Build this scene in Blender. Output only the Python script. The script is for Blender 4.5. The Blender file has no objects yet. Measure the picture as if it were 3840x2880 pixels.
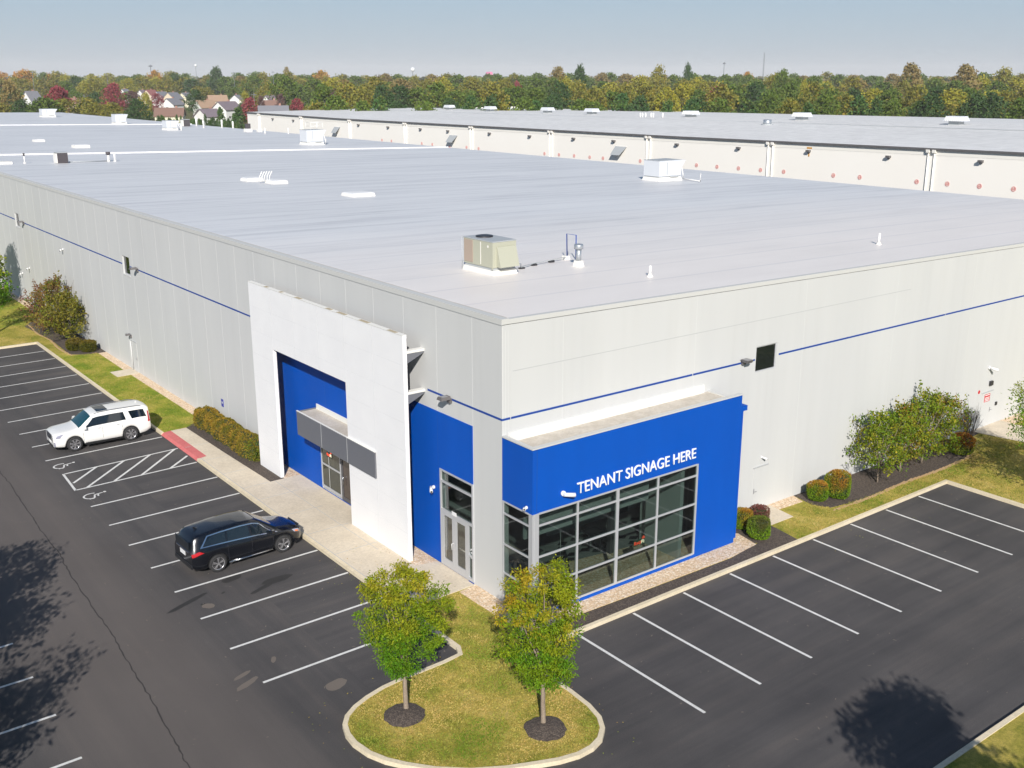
import bpy, math, random
from mathutils import Vector, Matrix, noise
random.seed(7)
SC = bpy.context.scene
COL = SC.collection
R = math.radians

# ------------------------------------------------------------------ camera, light, sky
CAM = Vector((-22.1451, -29.4636, 19.6708)); YAW = 0.9163; PITCH = -0.2836; FPX = 3950.15
fw = Vector((math.cos(YAW)*math.cos(PITCH), math.sin(YAW)*math.cos(PITCH), math.sin(PITCH)))
cam = bpy.data.cameras.new('camera'); cam_o = bpy.data.objects.new('camera', cam); COL.objects.link(cam_o)
cam.sensor_width = 36; cam.lens = FPX/3840*36; cam.clip_start = .5; cam.clip_end = 20000
cam_o.location = CAM; cam_o.rotation_euler = fw.to_track_quat('-Z', 'Y').to_euler()
SC.camera = cam_o
SC.render.resolution_x = 1024; SC.render.resolution_y = 768

SUN_AZ = 235.0; SUN_EL = 31.0
w = bpy.data.worlds.new('World'); SC.world = w; w.use_nodes = True
nt = w.node_tree; bg = nt.nodes['Background']
sky = nt.nodes.new('ShaderNodeTexSky'); sky.sky_type = 'NISHITA'; sky.sun_disc = False
sky.sun_elevation = R(SUN_EL); sky.sun_rotation = R(90-SUN_AZ+360)
sky.air_density = 1.0; sky.dust_density = 0.6; sky.ozone_density = 1.2; sky.altitude = 0
bg.inputs[1].default_value = 0.085
# autumn haze greys the clear-sky colours: the sky texture is blended with a measured grey-blue gradient by height above the horizon
_tc = nt.nodes.new('ShaderNodeTexCoord'); _sx = nt.nodes.new('ShaderNodeSeparateXYZ'); nt.links.new(_tc.outputs['Generated'], _sx.inputs[0])
_rp = nt.nodes.new('ShaderNodeValToRGB'); nt.links.new(_sx.outputs[2], _rp.inputs[0]); _e = _rp.color_ramp.elements
for _k in range(3): _e.new(.5)
for _i, (_p, _c) in enumerate(((0, (.430, .468, .535, 1)), (.03, (.375, .455, .550, 1)), (.12, (.27, .43, .58, 1)), (.30, (.12, .21, .36, 1)), (1, (.035, .075, .17, 1)))):
    _e[_i].position = _p; _e[_i].color = _c
_ml = nt.nodes.new('ShaderNodeVectorMath'); _ml.operation = 'SCALE'; _ml.inputs[3].default_value = 1/0.085; nt.links.new(_rp.outputs[0], _ml.inputs[0])
_mx = nt.nodes.new('ShaderNodeMix'); _mx.data_type = 'RGBA'; _mx.inputs[0].default_value = .88
nt.links.new(sky.outputs[0], _mx.inputs[6]); nt.links.new(_ml.outputs[0], _mx.inputs[7]); nt.links.new(_mx.outputs[2], bg.inputs[0])
sl = bpy.data.lights.new('sun', 'SUN'); sl.energy = 5.0; sl.angle = R(.55); sl.color = (1, .955, .895)
so = bpy.data.objects.new('sun', sl); COL.objects.link(so)
sd = Vector((-math.cos(R(SUN_AZ))*math.cos(R(SUN_EL)), -math.sin(R(SUN_AZ))*math.cos(R(SUN_EL)), -math.sin(R(SUN_EL))))
so.rotation_euler = sd.to_track_quat('-Z', 'Y').to_euler(); so.location = (-40, -40, 60)
SC.view_settings.view_transform = 'Standard'; SC.view_settings.look = 'None'
SC.view_settings.exposure = 0.18; SC.view_settings.gamma = 1; SC.view_settings.use_curve_mapping = False
SC.render.engine = 'CYCLES'
SC.cycles.max_bounces = 7; SC.cycles.transparent_max_bounces = 10; SC.cycles.volume_bounces = 0

# surveyed points of the photograph carried onto real planes of the place
RGT = Vector((math.sin(YAW), -math.cos(YAW), 0)); UPV = RGT.cross(fw)
def ray(u, v): return fw + RGT*((u-1920)/FPX) - UPV*((v-1440)/FPX)
def on_x(u, v, x): d = ray(u, v); return CAM + d*((x-CAM.x)/d.x)
def on_roof(u, v, up=0):
    d = ray(u, v); z0 = 11.3+up
    return CAM + d*((z0 - .0175*CAM.x - CAM.z)/(d.z + .0175*d.x))
def far(u, D, z=0):
    h = Vector((math.cos(YAW), math.sin(YAW), 0))
    lat = (u-1920)/FPX*(D*math.cos(PITCH) + 13*math.sin(-PITCH))
    p = CAM + h*D + RGT*lat; p.z = z; return p

# ------------------------------------------------------------------ materials
def S(c):  # sRGB 0-255 -> linear
    return tuple(((x/255)/12.92 if x/255 <= .04045 else ((x/255+.055)/1.055)**2.4) for x in c) + (1,)
MATS = {}
def mat(name, col, rough=.7, metal=0, spec=.5, trans=0, emis=None, est=1, coat=0, alpha=1):
    m = bpy.data.materials.new(name); m.use_nodes = True; b = m.node_tree.nodes['Principled BSDF']
    c = col if len(col) == 4 else tuple(col)+(1,)
    b.inputs['Base Color'].default_value = c; b.inputs['Roughness'].default_value = rough
    b.inputs['Metallic'].default_value = metal; b.inputs['Specular IOR Level'].default_value = spec
    if trans: b.inputs['Transmission Weight'].default_value = trans
    if coat: b.inputs['Coat Weight'].default_value = coat; b.inputs['Coat Roughness'].default_value = .04
    if emis: b.inputs['Emission Color'].default_value = tuple(emis)+(1,); b.inputs['Emission Strength'].default_value = est
    if alpha < 1: b.inputs['Alpha'].default_value = alpha
    MATS[name] = m; return m
def nodes(m): return m.node_tree.nodes, m.node_tree.links, m.node_tree.nodes['Principled BSDF']
def tex(m, kind='NOISE', scale=5, detail=4, stretch=(1, 1, 1), rough=.6, rot=0, obj=False):
    N, L, b = nodes(m); tc = N.new('ShaderNodeTexCoord'); mp = N.new('ShaderNodeMapping')
    mp.inputs['Scale'].default_value = stretch; mp.inputs['Rotation'].default_value = (0, 0, rot)
    g = N.new('ShaderNodeNewGeometry')
    L.new((tc.outputs['Object'] if obj else g.outputs['Position']), mp.inputs[0])
    if kind == 'NOISE':
        t = N.new('ShaderNodeTexNoise'); t.inputs['Scale'].default_value = scale; t.inputs['Detail'].default_value = detail
        t.inputs['Roughness'].default_value = rough
    else:
        t = N.new('ShaderNodeTexVoronoi'); t.inputs['Scale'].default_value = scale
    L.new(mp.outputs[0], t.inputs['Vector']); return t
def ramp(m, src, stops):
    N, L, b = nodes(m); r = N.new('ShaderNodeValToRGB'); L.new(src, r.inputs[0])
    e = r.color_ramp.elements
    while len(e) < len(stops): e.new(.5)
    for i, (p, c) in enumerate(stops):
        e[i].position = p; e[i].color = tuple(c)[:3]+(1,)
    return r
def mix(m, a, b2, fac, mode='MIX'):
    N, L, b = nodes(m); x = N.new('ShaderNodeMix'); x.data_type = 'RGBA'; x.blend_type = mode
    for inp, v in ((x.inputs[6], a), (x.inputs[7], b2), (x.inputs[0], fac)):
        if hasattr(v, 'is_linked') or hasattr(v, 'links'): L.new(v, inp)
        elif isinstance(v, (int, float)): inp.default_value = v
        else: inp.default_value = tuple(v)[:3]+(1,)
    return x.outputs[2]
def base(m, out): N, L, b = nodes(m); L.new(out, b.inputs['Base Color'])
def bump(m, src, dist=.01, strength=.5):
    N, L, b = nodes(m); bp = N.new('ShaderNodeBump'); bp.inputs['Distance'].default_value = dist
    bp.inputs['Strength'].default_value = strength; L.new(src, bp.inputs['Height']); L.new(bp.outputs[0], b.inputs['Normal'])
def varied(name, c1, c2, rough=.7, scale=.6, stretch=(1, 1, 1), detail=5, lo=.3, hi=.7, fine=0, fa=.10, **k):
    m = mat(name, c1, rough, **k); t = tex(m, 'NOISE', scale, detail, stretch)
    r = ramp(m, t.outputs[0], [(lo, c1), (hi, c2)]); out = r.outputs[0]
    if fine:
        t2 = tex(m, 'NOISE', fine, 3); r2 = ramp(m, t2.outputs[0], [(.3, (1-fa,)*3), (.7, (1+fa,)*3)])
        out = mix(m, out, r2.outputs[0], 1.0, 'MULTIPLY')
    base(m, out); return m

m = varied('wall_paint', (.535, .54, .535), (.572, .575, .565), .85, .35, (1, 1, .2))
_N, _L, _b = nodes(m); _src = _b.inputs['Base Color'].links[0].from_socket; _t = tex(m, 'NOISE', 1.0, 6, (1.6, 1.6, .045), rough=.75)
_r = ramp(m, _t.outputs[0], [(.28, (.968, .965, .96)), (.5, (1, 1, 1)), (.72, (1.01, 1.01, 1.01))]); base(m, mix(m, _src, _r.outputs[0], 1.0, 'MULTIPLY'))
mat('joint_paint', (.615, .62, .61), .8)
mat('joint_dark', (.42, .43, .43), .8)
varied('screen_paint', (.81, .805, .81), (.85, .845, .845), .6, .8)
mat('screen_joint', (.62, .62, .63), .7)
varied('blue_paint', (.0, .070, .40), (.0, .082, .46), .6, .5, (1, 1, .3), spec=.22)
mat('stripe_blue', (.008, .055, .30), .5)
mat('coping_metal', (.56, .56, .54), .6, spec=.3)
mat('frame_metal', (.55, .56, .58), .4, metal=.35)
mat('frame_dark', (.10, .10, .11), .4, metal=.3)
mat('canopy_grey', (.14, .145, .165), .5)
varied('canopy_roof', (.46, .41, .34), (.58, .53, .46), .9, 2.0, fine=12)
mat('flashing_white', (.74, .73, .69), .6)
mat('white_plastic', (.80, .80, .80), .4)
mat('grey_plastic', (.25, .25, .26), .5)
mat('dark_plastic', (.03, .03, .035), .5)
mat('fixture_bronze', (.16, .15, .15), .5, metal=.3)
mat('red_sign', (.55, .02, .03), .5)
mat('sign_blue', (.05, .06, .35), .5)
mat('steel', (.55, .57, .6), .25, metal=.9)
mat('galvanised', (.5, .53, .56), .4, metal=.7)
mat('bare_wood', (.42, .35, .24), .8)

# roof membrane: broad seams along x with dirt and gentle puddle gloss
m = varied('roof_membrane', (.655, .652, .655), (.725, .72, .722), .42, .12, (.35, 1.2, 1), lo=.25, hi=.75)
N, L, b = nodes(m)
t = tex(m, 'NOISE', 1.0, 5, (.06, .9, 1), rough=.7); r1 = ramp(m, t.outputs[0], [(.33, (.80, .80, .81)), (.5, (1, 1, 1)), (.7, (1.05, 1.05, 1.04))])
src = b.inputs['Base Color'].links[0].from_socket
o = mix(m, src, r1.outputs[0], 1.0, 'MULTIPLY')
# beige dirt towards the south edge (y small)
g = N.new('ShaderNodeNewGeometry'); sp = N.new('ShaderNodeSeparateXYZ'); L.new(g.outputs['Position'], sp.inputs[0])
t3 = tex(m, 'NOISE', .35, 4, (.4, 1, 1)); ad = N.new('ShaderNodeMath'); ad.operation = 'MULTIPLY_ADD'
L.new(t3.outputs[0], ad.inputs[0]); ad.inputs[1].default_value = 8; L.new(sp.outputs[1], ad.inputs[2])
mr = N.new('ShaderNodeMapRange'); mr.inputs[1].default_value = 10; mr.inputs[2].default_value = 30; mr.inputs[3].default_value = .9; mr.inputs[4].default_value = 0
L.new(ad.outputs[0], mr.inputs[0])
o = mix(m, o, mix(m, (.90, .835, .78), (.76, .70, .65), t3.outputs[0]), mr.outputs[0]); 
# seams every 3 m along y
wv = N.new('ShaderNodeMath'); wv.operation = 'PINGPONG'; L.new(sp.outputs[1], wv.inputs[0]); wv.inputs[1].default_value = 1.5
sm = N.new('ShaderNodeMapRange'); sm.inputs[1].default_value = 0; sm.inputs[2].default_value = .10; sm.inputs[3].default_value = .85; sm.inputs[4].default_value = 0
L.new(wv.outputs[0], sm.inputs[0])
t4 = tex(m, 'NOISE', .5, 3, (.3, 1, 1)); mm = N.new('ShaderNodeMath'); mm.operation = 'MULTIPLY'; L.new(sm.outputs[0], mm.inputs[0]); L.new(t4.outputs[0], mm.inputs[1])
o = mix(m, o, (.45, .44, .47), mm.outputs[0])
base(m, o); b.inputs['Specular IOR Level'].default_value = .32
t5 = tex(m, 'NOISE', 1.2, 4, (.25, 1.5, 1)); bump(m, t5.outputs[0], .02, .25)
varied('roof_joint', (.78, .78, .78), (.7, .7, .7), .6)
varied('far_roof_membrane', (.66, .65, .63), (.73, .72, .70), .7, .08, (1, .3, 1), fine=.6)
varied('cream_wall', (.91, .87, .80), (.94, .905, .84), .85, .15, (1, .5, .6))
mat('cream_band', (.86, .83, .76), .8)
mat('rust', (.6, .3, .06), .9)

# asphalt
m = varied('asphalt', (.056, .052, .052), (.086, .079, .077), .9, .16, (1, 1, 1), lo=.35, hi=.7)
N, L, b = nodes(m); src = b.inputs['Base Color'].links[0].from_socket
t = tex(m, 'NOISE', 1, 6, (1.1, .06, 1), rough=.65); r1 = ramp(m, t.outputs[0], [(.32, (.74, .75, .78)), (.5, (.97, .97, .97)), (.70, (1.28, 1.22, 1.16))])
t2 = tex(m, 'NOISE', 1, 6, (.06, 1.1, 1), rough=.65); r2 = ramp(m, t2.outputs[0], [(.32, (.74, .75, .78)), (.5, (.97, .97, .97)), (.70, (1.28, 1.22, 1.16))])
g = N.new('ShaderNodeNewGeometry'); sp = N.new('ShaderNodeSeparateXYZ'); L.new(g.outputs['Position'], sp.inputs[0])
ls = N.new('ShaderNodeMath'); ls.operation = 'GREATER_THAN'; L.new(sp.outputs[0], ls.inputs[0]); ls.inputs[1].default_value = -7.0
sel = mix(m, r1.outputs[0], r2.outputs[0], ls.outputs[0]); o = mix(m, src, sel, 1.0, 'MULTIPLY')
t3 = tex(m, 'NOISE', 28, 4, rough=.8); r3 = ramp(m, t3.outputs[0], [(.3, (.72, .72, .72)), (.5, (1, 1, 1)), (.8, (1.5, 1.45, 1.4))])
o = mix(m, o, r3.outputs[0], 1.0, 'MULTIPLY')
# pale scuffs
t4 = tex(m, 'NOISE', 1.7, 8, (1, 1, 1), rough=.75); r4 = ramp(m, t4.outputs[0], [(.60, (0, 0, 0)), (.78, (.38, .38, .38))])
o = mix(m, o, (.16, .15, .14), r4.outputs[0])
# warm worn drive lane between the rows (x -16..-10)
mr = N.new('ShaderNodeMapRange'); mr.interpolation_type = 'SMOOTHSTEP'
dx = N.new('ShaderNodeMath'); dx.operation = 'ADD'; L.new(sp.outputs[0], dx.inputs[0]); dx.inputs[1].default_value = 13.2
ab = N.new('ShaderNodeMath'); ab.operation = 'ABSOLUTE'; L.new(dx.outputs[0], ab.inputs[0])
mr.inputs[1].default_value = 1.5; mr.inputs[2].default_value = 4.2; mr.inputs[3].default_value = .55; mr.inputs[4].default_value = 0
L.new(ab.outputs[0], mr.inputs[0]); o = mix(m, o, (.135, .113, .100), mr.outputs[0])
base(m, o); bump(m, t3.outputs[0], .006, .4)
varied('line_paint', (.62, .61, .58), (.72, .71, .68), .7, 3, fine=14)
mat('asphalt_stain', (.028, .026, .025), .8); mat('asphalt_crack', (.040, .035, .033), .9); mat('asphalt_pale', (.15, .125, .105), .9)
varied('concrete', (.59, .505, .385), (.68, .59, .46), .9, .8, fine=10)
varied('kerb_concrete', (.62, .53, .37), (.72, .62, .45), .9, 1.8, fine=16)
varied('ramp_red', (.52, .12, .12), (.60, .17, .16), .8, 3, fine=30)

def grass(name, stops, fine=34):
    m = mat(name, (.1, .1, .03), .95, spec=.15); t = tex(m, 'NOISE', .55, 6, rough=.68)
    r = ramp(m, t.outputs[0], stops); t2 = tex(m, 'NOISE', fine, 5, rough=.8)
    r2 = ramp(m, t2.outputs[0], [(.28, (.5, .52, .5)), (.5, (1, 1, 1)), (.75, (1.5, 1.45, 1.35))])
    t3 = tex(m, 'NOISE', 7, 6, (1, 1, 1), rough=.8); r3 = ramp(m, t3.outputs[0], [(.32, (.62, .70, .60)), (.68, (1.34, 1.26, 1.2))])
    o = mix(m, r.outputs[0], r2.outputs[0], 1.0, 'MULTIPLY'); o = mix(m, o, r3.outputs[0], 1.0, 'MULTIPLY'); base(m, o)
    bump(m, t2.outputs[0], .05, .8); return m
grass('grass_dry', [(.30, (.17, .22, .026)), (.40, (.30, .28, .05)), (.54, (.46, .37, .09)), (.75, (.62, .47, .18))])
grass('grass_green', [(.30, (.14, .22, .02)), (.45, (.25, .29, .035)), (.58, (.38, .35, .065)), (.74, (.56, .44, .14))])
grass('field_grass', [(.3, (.07, .09, .03)), (.5, (.12, .12, .045)), (.7, (.19, .15, .07))], 3)
def pebble(name, a, b2, c, scale, dist):
    m = mat(name, a, .9); t = tex(m, 'VORONOI', scale); N, L, b = nodes(m)
    sx = N.new('ShaderNodeSeparateColor'); L.new(t.outputs['Color'], sx.inputs[0])
    r = ramp(m, sx.outputs[0], [(0, a), (.5, b2), (1, c)])
    r2 = ramp(m, t.outputs['Distance'], [(0, (1.1, 1.1, 1.1)), (.8, (.72, .70, .68))])
    base(m, mix(m, r.outputs[0], r2.outputs[0], 1.0, 'MULTIPLY')); 
    inv = N.new('ShaderNodeMath'); inv.operation = 'SUBTRACT'; inv.inputs[0].default_value = 1; L.new(t.outputs['Distance'], inv.inputs[1])
    bump(m, inv.outputs[0], dist, .8); return m
pebble('gravel', (.66, .47, .29), (.80, .60, .40), (.92, .80, .64), 15, .02)
pebble('mulch', (.065, .050, .042), (.10, .078, .064), (.16, .125, .10), 22, .03)
mat('straw', (.50, .33, .17), .95)

# ------------------------------------------------------------------ mesh builder
class MB:
    def __init__(s): s.v = []; s.f = []; s.m = []; s.sm = []; s.c = None
    def poly(s, pts, mi=0, sm=False):
        n = len(s.v); s.v += [tuple(p) for p in pts]; s.f.append(tuple(range(n, n+len(pts)))); s.m.append(mi); s.sm.append(sm)
    def box(s, x0, x1, y0, y1, z0, z1, mi=0):
        if x0 > x1: x0, x1 = x1, x0
        if y0 > y1: y0, y1 = y1, y0
        if z0 > z1: z0, z1 = z1, z0
        n = len(s.v)
        s.v += [(x0, y0, z0), (x1, y0, z0), (x1, y1, z0), (x0, y1, z0), (x0, y0, z1), (x1, y0, z1), (x1, y1, z1), (x0, y1, z1)]
        for f in ((0, 3, 2, 1), (4, 5, 6, 7), (0, 1, 5, 4), (1, 2, 6, 5), (2, 3, 7, 6), (3, 0, 4, 7)):
            s.f.append(tuple(n+i for i in f)); s.m.append(mi); s.sm.append(False)
        return s
    def hexa(s, p, mi=0):  # 8 points bottom ring, top ring
        n = len(s.v); s.v += [tuple(q) for q in p]
        for f in ((0, 3, 2, 1), (4, 5, 6, 7), (0, 1, 5, 4), (1, 2, 6, 5), (2, 3, 7, 6), (3, 0, 4, 7)):
            s.f.append(tuple(n+i for i in f)); s.m.append(mi); s.sm.append(False)
        return s
    def prism(s, pts, z0, z1, mi=0, side=None):
        side = mi if side is None else side
        a = sum(pts[i][0]*pts[(i+1) % len(pts)][1]-pts[(i+1) % len(pts)][0]*pts[i][1] for i in range(len(pts)))
        if a < 0: pts = pts[::-1]
        n = len(s.v); k = len(pts)
        s.v += [(p[0], p[1], z0) for p in pts]+[(p[0], p[1], z1) for p in pts]
        s.f.append(tuple(n+k+i for i in range(k))); s.m.append(mi); s.sm.append(False)
        s.f.append(tuple(n+i for i in reversed(range(k)))); s.m.append(side); s.sm.append(False)
        for i in range(k):
            j = (i+1) % k; s.f.append((n+i, n+j, n+k+j, n+k+i)); s.m.append(side); s.sm.append(False)
        return s
    def tube(s, pts, rad, n=8, mi=0, cap=True, sm=True):
        pts = [Vector(p) for p in pts]; rad = rad if isinstance(rad, (list, tuple)) else [rad]*len(pts); base_ = len(s.v)
        for i, p in enumerate(pts):
            d = (pts[min(i+1, len(pts)-1)]-pts[max(i-1, 0)]).normalized()
            a = d.orthogonal().normalized() if abs(d.z) < .9 else Vector((1, 0, 0)); a = (a-d*a.dot(d)).normalized(); b = d.cross(a)
            for k in range(n):
                t = 2*math.pi*k/n; q = p+(a*math.cos(t)+b*math.sin(t))*rad[i]; s.v.append(tuple(q))
        for i in range(len(pts)-1):
            for k in range(n):
                k2 = (k+1) % n; s.f.append((base_+i*n+k, base_+i*n+k2, base_+(i+1)*n+k2, base_+(i+1)*n+k)); s.m.append(mi); s.sm.append(sm)
        if cap:
            s.f.append(tuple(base_+k for k in reversed(range(n)))); s.m.append(mi); s.sm.append(False)
            s.f.append(tuple(base_+(len(pts)-1)*n+k for k in range(n))); s.m.append(mi); s.sm.append(False)
        return s
    def lathe(s, prof, cx=0, cy=0, n=20, mi=0, axis='z', sm=True):  # prof (r, h)
        b0 = len(s.v)
        for r, h in prof:
            for k in range(n):
                t = 2*math.pi*k/n; c, q = r*math.cos(t), r*math.sin(t)
                s.v.append((cx+c, cy+q, h) if axis == 'z' else (cx+c, h, cy+q))
        for i in range(len(prof)-1):
            for k in range(n):
                k2 = (k+1) % n; s.f.append((b0+i*n+k, b0+i*n+k2, b0+(i+1)*n+k2, b0+(i+1)*n+k)); s.m.append(mi); s.sm.append(sm)
        return s
    def grid(s, rows, mi=0, sm=True, flip=False):
        b0 = len(s.v); nc = len(rows[0])
        for r in rows: s.v += [tuple(p) for p in r]
        for i in range(len(rows)-1):
            for j in range(nc-1):
                q = (b0+i*nc+j, b0+i*nc+j+1, b0+(i+1)*nc+j+1, b0+(i+1)*nc+j)
                s.f.append(q[::-1] if flip else q); s.m.append(mi); s.sm.append(sm)
        return s
    def build(s, name, mats, parent=None, local=False):
        me = bpy.data.meshes.new(name)
        off = Vector((0, 0, 0))
        if parent is not None and not local:
            p = parent
            while p is not None: off += p.location; p = p.parent
        me.from_pydata([(x-off.x, y-off.y, z-off.z) for x, y, z in s.v] if off.length else s.v, [], s.f)
        for q in (mats if isinstance(mats, (list, tuple)) else [mats]): me.materials.append(MATS[q] if isinstance(q, str) else q)
        me.polygons.foreach_set('material_index', s.m); me.polygons.foreach_set('use_smooth', s.sm)
        if s.c is not None:
            ca = me.color_attributes.new('leaf', 'FLOAT_COLOR', 'CORNER')
            arr = []
            for f, c in zip(s.f, s.c): arr += list(c)*len(f)
            ca.data.foreach_set('color', arr)
        me.update(); o = bpy.data.objects.new(name, me); COL.objects.link(o)
        if parent is not None: o.parent = parent
        return o
def tag(o, label=None, cat=None, group=None, kind=None):
    if label: o['label'] = label
    if cat: o['category'] = cat
    if group: o['group'] = group
    if kind: o['kind'] = kind
    return o
def thing(name, label, cat, loc=(0, 0, 0), rz=0, group=None):
    o = bpy.data.objects.new(name, None); COL.objects.link(o); o.location = loc; o.rotation_euler = (0, 0, rz)
    o.empty_display_size = .3; return tag(o, label, cat, group)
def struct(o): o['kind'] = 'structure'; return o
def copy_tree(o, parent=None):
    c = o.copy(); COL.objects.link(c); c.parent = parent
    for ch in [q for q in bpy.data.objects if q.parent == o]: copy_tree(ch, c)
    return c
def offset_poly(pts, d):
    out = []
    for i, p in enumerate(pts):
        a = Vector(pts[max(i-1, 0)][:2]); b = Vector(p[:2]); c = Vector(pts[min(i+1, len(pts)-1)][:2])
        d1 = (b-a).normalized() if (b-a).length > 1e-6 else (c-b).normalized()
        d2 = (c-b).normalized() if (c-b).length > 1e-6 else d1
        n1 = Vector((-d1.y, d1.x)); n2 = Vector((-d2.y, d2.x)); n = (n1+n2).normalized(); k = max(.35, n.dot(n1))
        out.append(b+n*(d/k))
    return out

# ------------------------------------------------------------------ ground, parking lot
g = MB()
for a, b2, c, d in ((-6900, 6900, -6900, 6900),): g.poly([(a, c, -.25), (b2, c, -.25), (b2, d, -.25), (a, d, -.25)])
struct(g.build('ground', 'field_grass'))
struct(MB().prism([(-70, -15.9), (110, -15.9), (110, 320), (-70, 320)], -.2, 0).build('parking_lot', 'asphalt'))
KERB = [(-9.7, 150), (-9.7, 54.95), (-3.35, 54.95), (-3.35, 27.95), (-3.35, 22.6), (-3.35, -1.7), (-3.55, -2.1), (-4.25, -2.18), (-5.2, -2.2), (-6.0, -2.2), (-6.74, -2.26), (-7.47, -2.44),
        (-8.07, -2.68), (-8.55, -3.0), (-8.86, -3.4), (-9.03, -3.9), (-9.08, -4.44), (-8.98, -5.15), (-8.74, -5.77), (-8.4, -6.3), (-7.8, -7.05), (-7.0, -7.75),
        (-6.1, -8.3), (-5.25, -8.68), (-4.6, -8.95), (-3.95, -9.1), (-3.37, -9.08), (-2.86, -8.9), (-2.42, -8.54), (-2.1, -8.02), (-1.92, -7.3), (-1.85, -6.3),
        (-1.87, -5.1), (-1.87, -3.5), (25.38, -3.5), (25.35, -9.6), (62, -9.6)]
lawn = [tuple(p) for p in offset_poly(KERB, .14)]
lawn = [(p[0], p[1]) for p in lawn] + [(62, 2), (1, 2), (1, 150)]
struct(MB().prism(lawn, -.1, .125).build('lawn', 'grass_dry'))
inner = offset_poly(KERB, .16); kb = MB()
for i in range(len(KERB)-1):
    if i == 3: continue     # dropped kerb at the red ramp
    a, b2, c, d = KERB[i], KERB[i+1], inner[i+1], inner[i]
    kb.hexa([(a[0], a[1], -.05), (b2[0], b2[1], -.05), (c[0], c[1], -.05), (d[0], d[1], -.05), (a[0]+.0, a[1], .15), (b2[0], b2[1], .15), (c[0], c[1], .15), (d[0], d[1], .15)])
struct(kb.build('kerb', 'kerb_concrete'))
# verge at the front of the lot
kb = MB().box(-70, 110, -16.07, -15.9, -.2, .15); struct(kb.build('front_kerb', 'kerb_concrete'))
struct(MB().prism([(-70, -16.07), (110, -16.07), (110, -80), (-70, -80)], -.2, .12).build('front_verge', 'grass_dry'))
# greener grass strips beside the west wall
Z = .129
def sheet(name, pts, m, z=Z): return struct(MB().prism(pts, z-.02, z).build(name, m))
sheet('lawn_strip', [(-3.19, 28.0), (-.62, 28.4), (-.62, 48.7), (-2.3, 49.3), (-3.19, 50.5)], 'grass_green')
sheet('lawn_strip', [(-9.5, 62), (-2.6, 62), (-1.2, 64), (-.3, 70), (-.3, 150), (-9.5, 150)], 'grass_green')
# paving
Zp = .15
side = MB()
side.prism([(-3.19, 22.58), (-2.78, 22.7), (-2.78, 28.0), (-1.87, 28.0), (-1.8, 22.5), (-1.68, 17.15), (.02, 17.15), (.02, 6.4), (-.96, 6.4), (-1.0, 4.7), (.02, 4.45), (.02, 1.8), (-3.19, 1.72)], .05, Zp)
struct(side.build('sidewalk', 'concrete'))
rp = MB(); rp.poly([(-3.36, 22.6, .012), (-3.23, 22.6, .135), (-3.23, 27.96, .135), (-3.36, 27.95, .012)]); rp.poly([(-3.23, 22.6, .135), (-2.78, 22.7, .156), (-2.78, 28.0, .156), (-3.23, 27.96, .135)]); 
rp.poly([(-3.36, 22.6, .012), (-3.36, 22.6, -.05), (-2.78, 22.7, -.05), (-2.78, 22.7, .156)])
struct(rp.build('kerb_ramp', 'ramp_red'))
dj = MB()
for y in (24.0, 25.3, 26.6): dj.box(-3.0, -2.785, y-.012, y+.012, .15, .159)
jt = MB()
for y in (7.7, 10.25, 12.8, 15.3, 17.15, 19.6, 22.1, 24.7): jt.box(-3.19, -1.82 if y > 17 else -1.05, y-.012, y+.012, Zp, Zp+.003)
jt.box(-3.17, -3.145, 1.8, 22.6, Zp, Zp+.003); jt.box(-1.45, -1.43, 7, 17.1, Zp, Zp+.003)
struct(jt.build('sidewalk_joints', 'joint_dark'))
sheet('door_pad', [(.02, 41.4), (-1.55, 41.35), (-1.55, 42.86), (.02, 42.9)], 'concrete', .15)
sheet('door_pad', [(14.5, .02), (14.04, -1.62), (15.62, -1.62), (15.85, .02)], 'concrete', .15)
sheet('door_pad', [(33.7, .02), (33.75, -.62), (34.3, -3.1), (36.9, -3.1), (36.9, .02)], 'concrete', .15)
Zg = .145
for pts in ([(.02, 28.6), (-.62, 28.6), (-.6, 33), (-.62, 41.33), (.02, 41.33)], [(.02, 42.92), (-.62, 42.92), (-.58, 45), (-.56, 48.7), (.02, 48.7)], [(.02, 63.1), (-1.1, 63.1), (-.6, 66), (-.6, 85), (.02, 85)],
            [(.02, 4.42), (-.98, 4.68), (-.94, 6.38), (.02, 6.38)], [(.02, 17.17), (-.9, 17.17), (-.75, 19.0), (.02, 19.0)],
            [(.02, 1.78), (-.87, 1.68), (-.85, -.6), (-.8, -2.3), (0, -2.62), (2, -2.58), (4.6, -2.66), (8, -2.72), (10, -2.76), (11.9, -2.56), (12.15, -1.3), (11.3, -.9), (11.2, .02)],
            [(15.86, .02), (15.68, -.66), (17.45, -.74), (17.7, .02)], [(36.92, .02), (36.92, -.8), (62, -.8), (62, .02)]):
    sheet('gravel_strip', pts, 'gravel', Zg)
Zm = .139
for pts in ([(.02, 28.6), (-1.1, 28.7), (-1.85, 28.02), (-1.78, 22.4), (-1.66, 17.16), (-.9, 17.16), (-.7, 19.0), (.02, 19)],
            [(.02, 48.72), (-.54, 48.74), (-1.49, 48.95), (-2.35, 49.6), (-2.28, 52.7), (-2.2, 55.4), (-2.44, 57.9), (-2.66, 61.2), (-1.7, 62.9), (.02, 63.1)],
            [(-1.6, -3.34), (13.75, -3.34), (13.95, -2.1), (14.02, -1.6), (14.48, .02), (11.26, .02), (11.26, -1.9), (12.1, -2.5), (10, -2.8), (4.6, -2.7), (-1.2, -2.5)],
            [(17.72, .02), (17.5, -1.25), (17.9, -2.0), (19.3, -2.25), (22.4, -2.35), (25.8, -2.32), (29.4, -2.18), (31.2, -1.4), (32.6, -.6), (33.68, -.5), (33.68, .02)]):
    sheet('planting_bed', pts, 'mulch', Zm)
st_ = MB()
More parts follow.
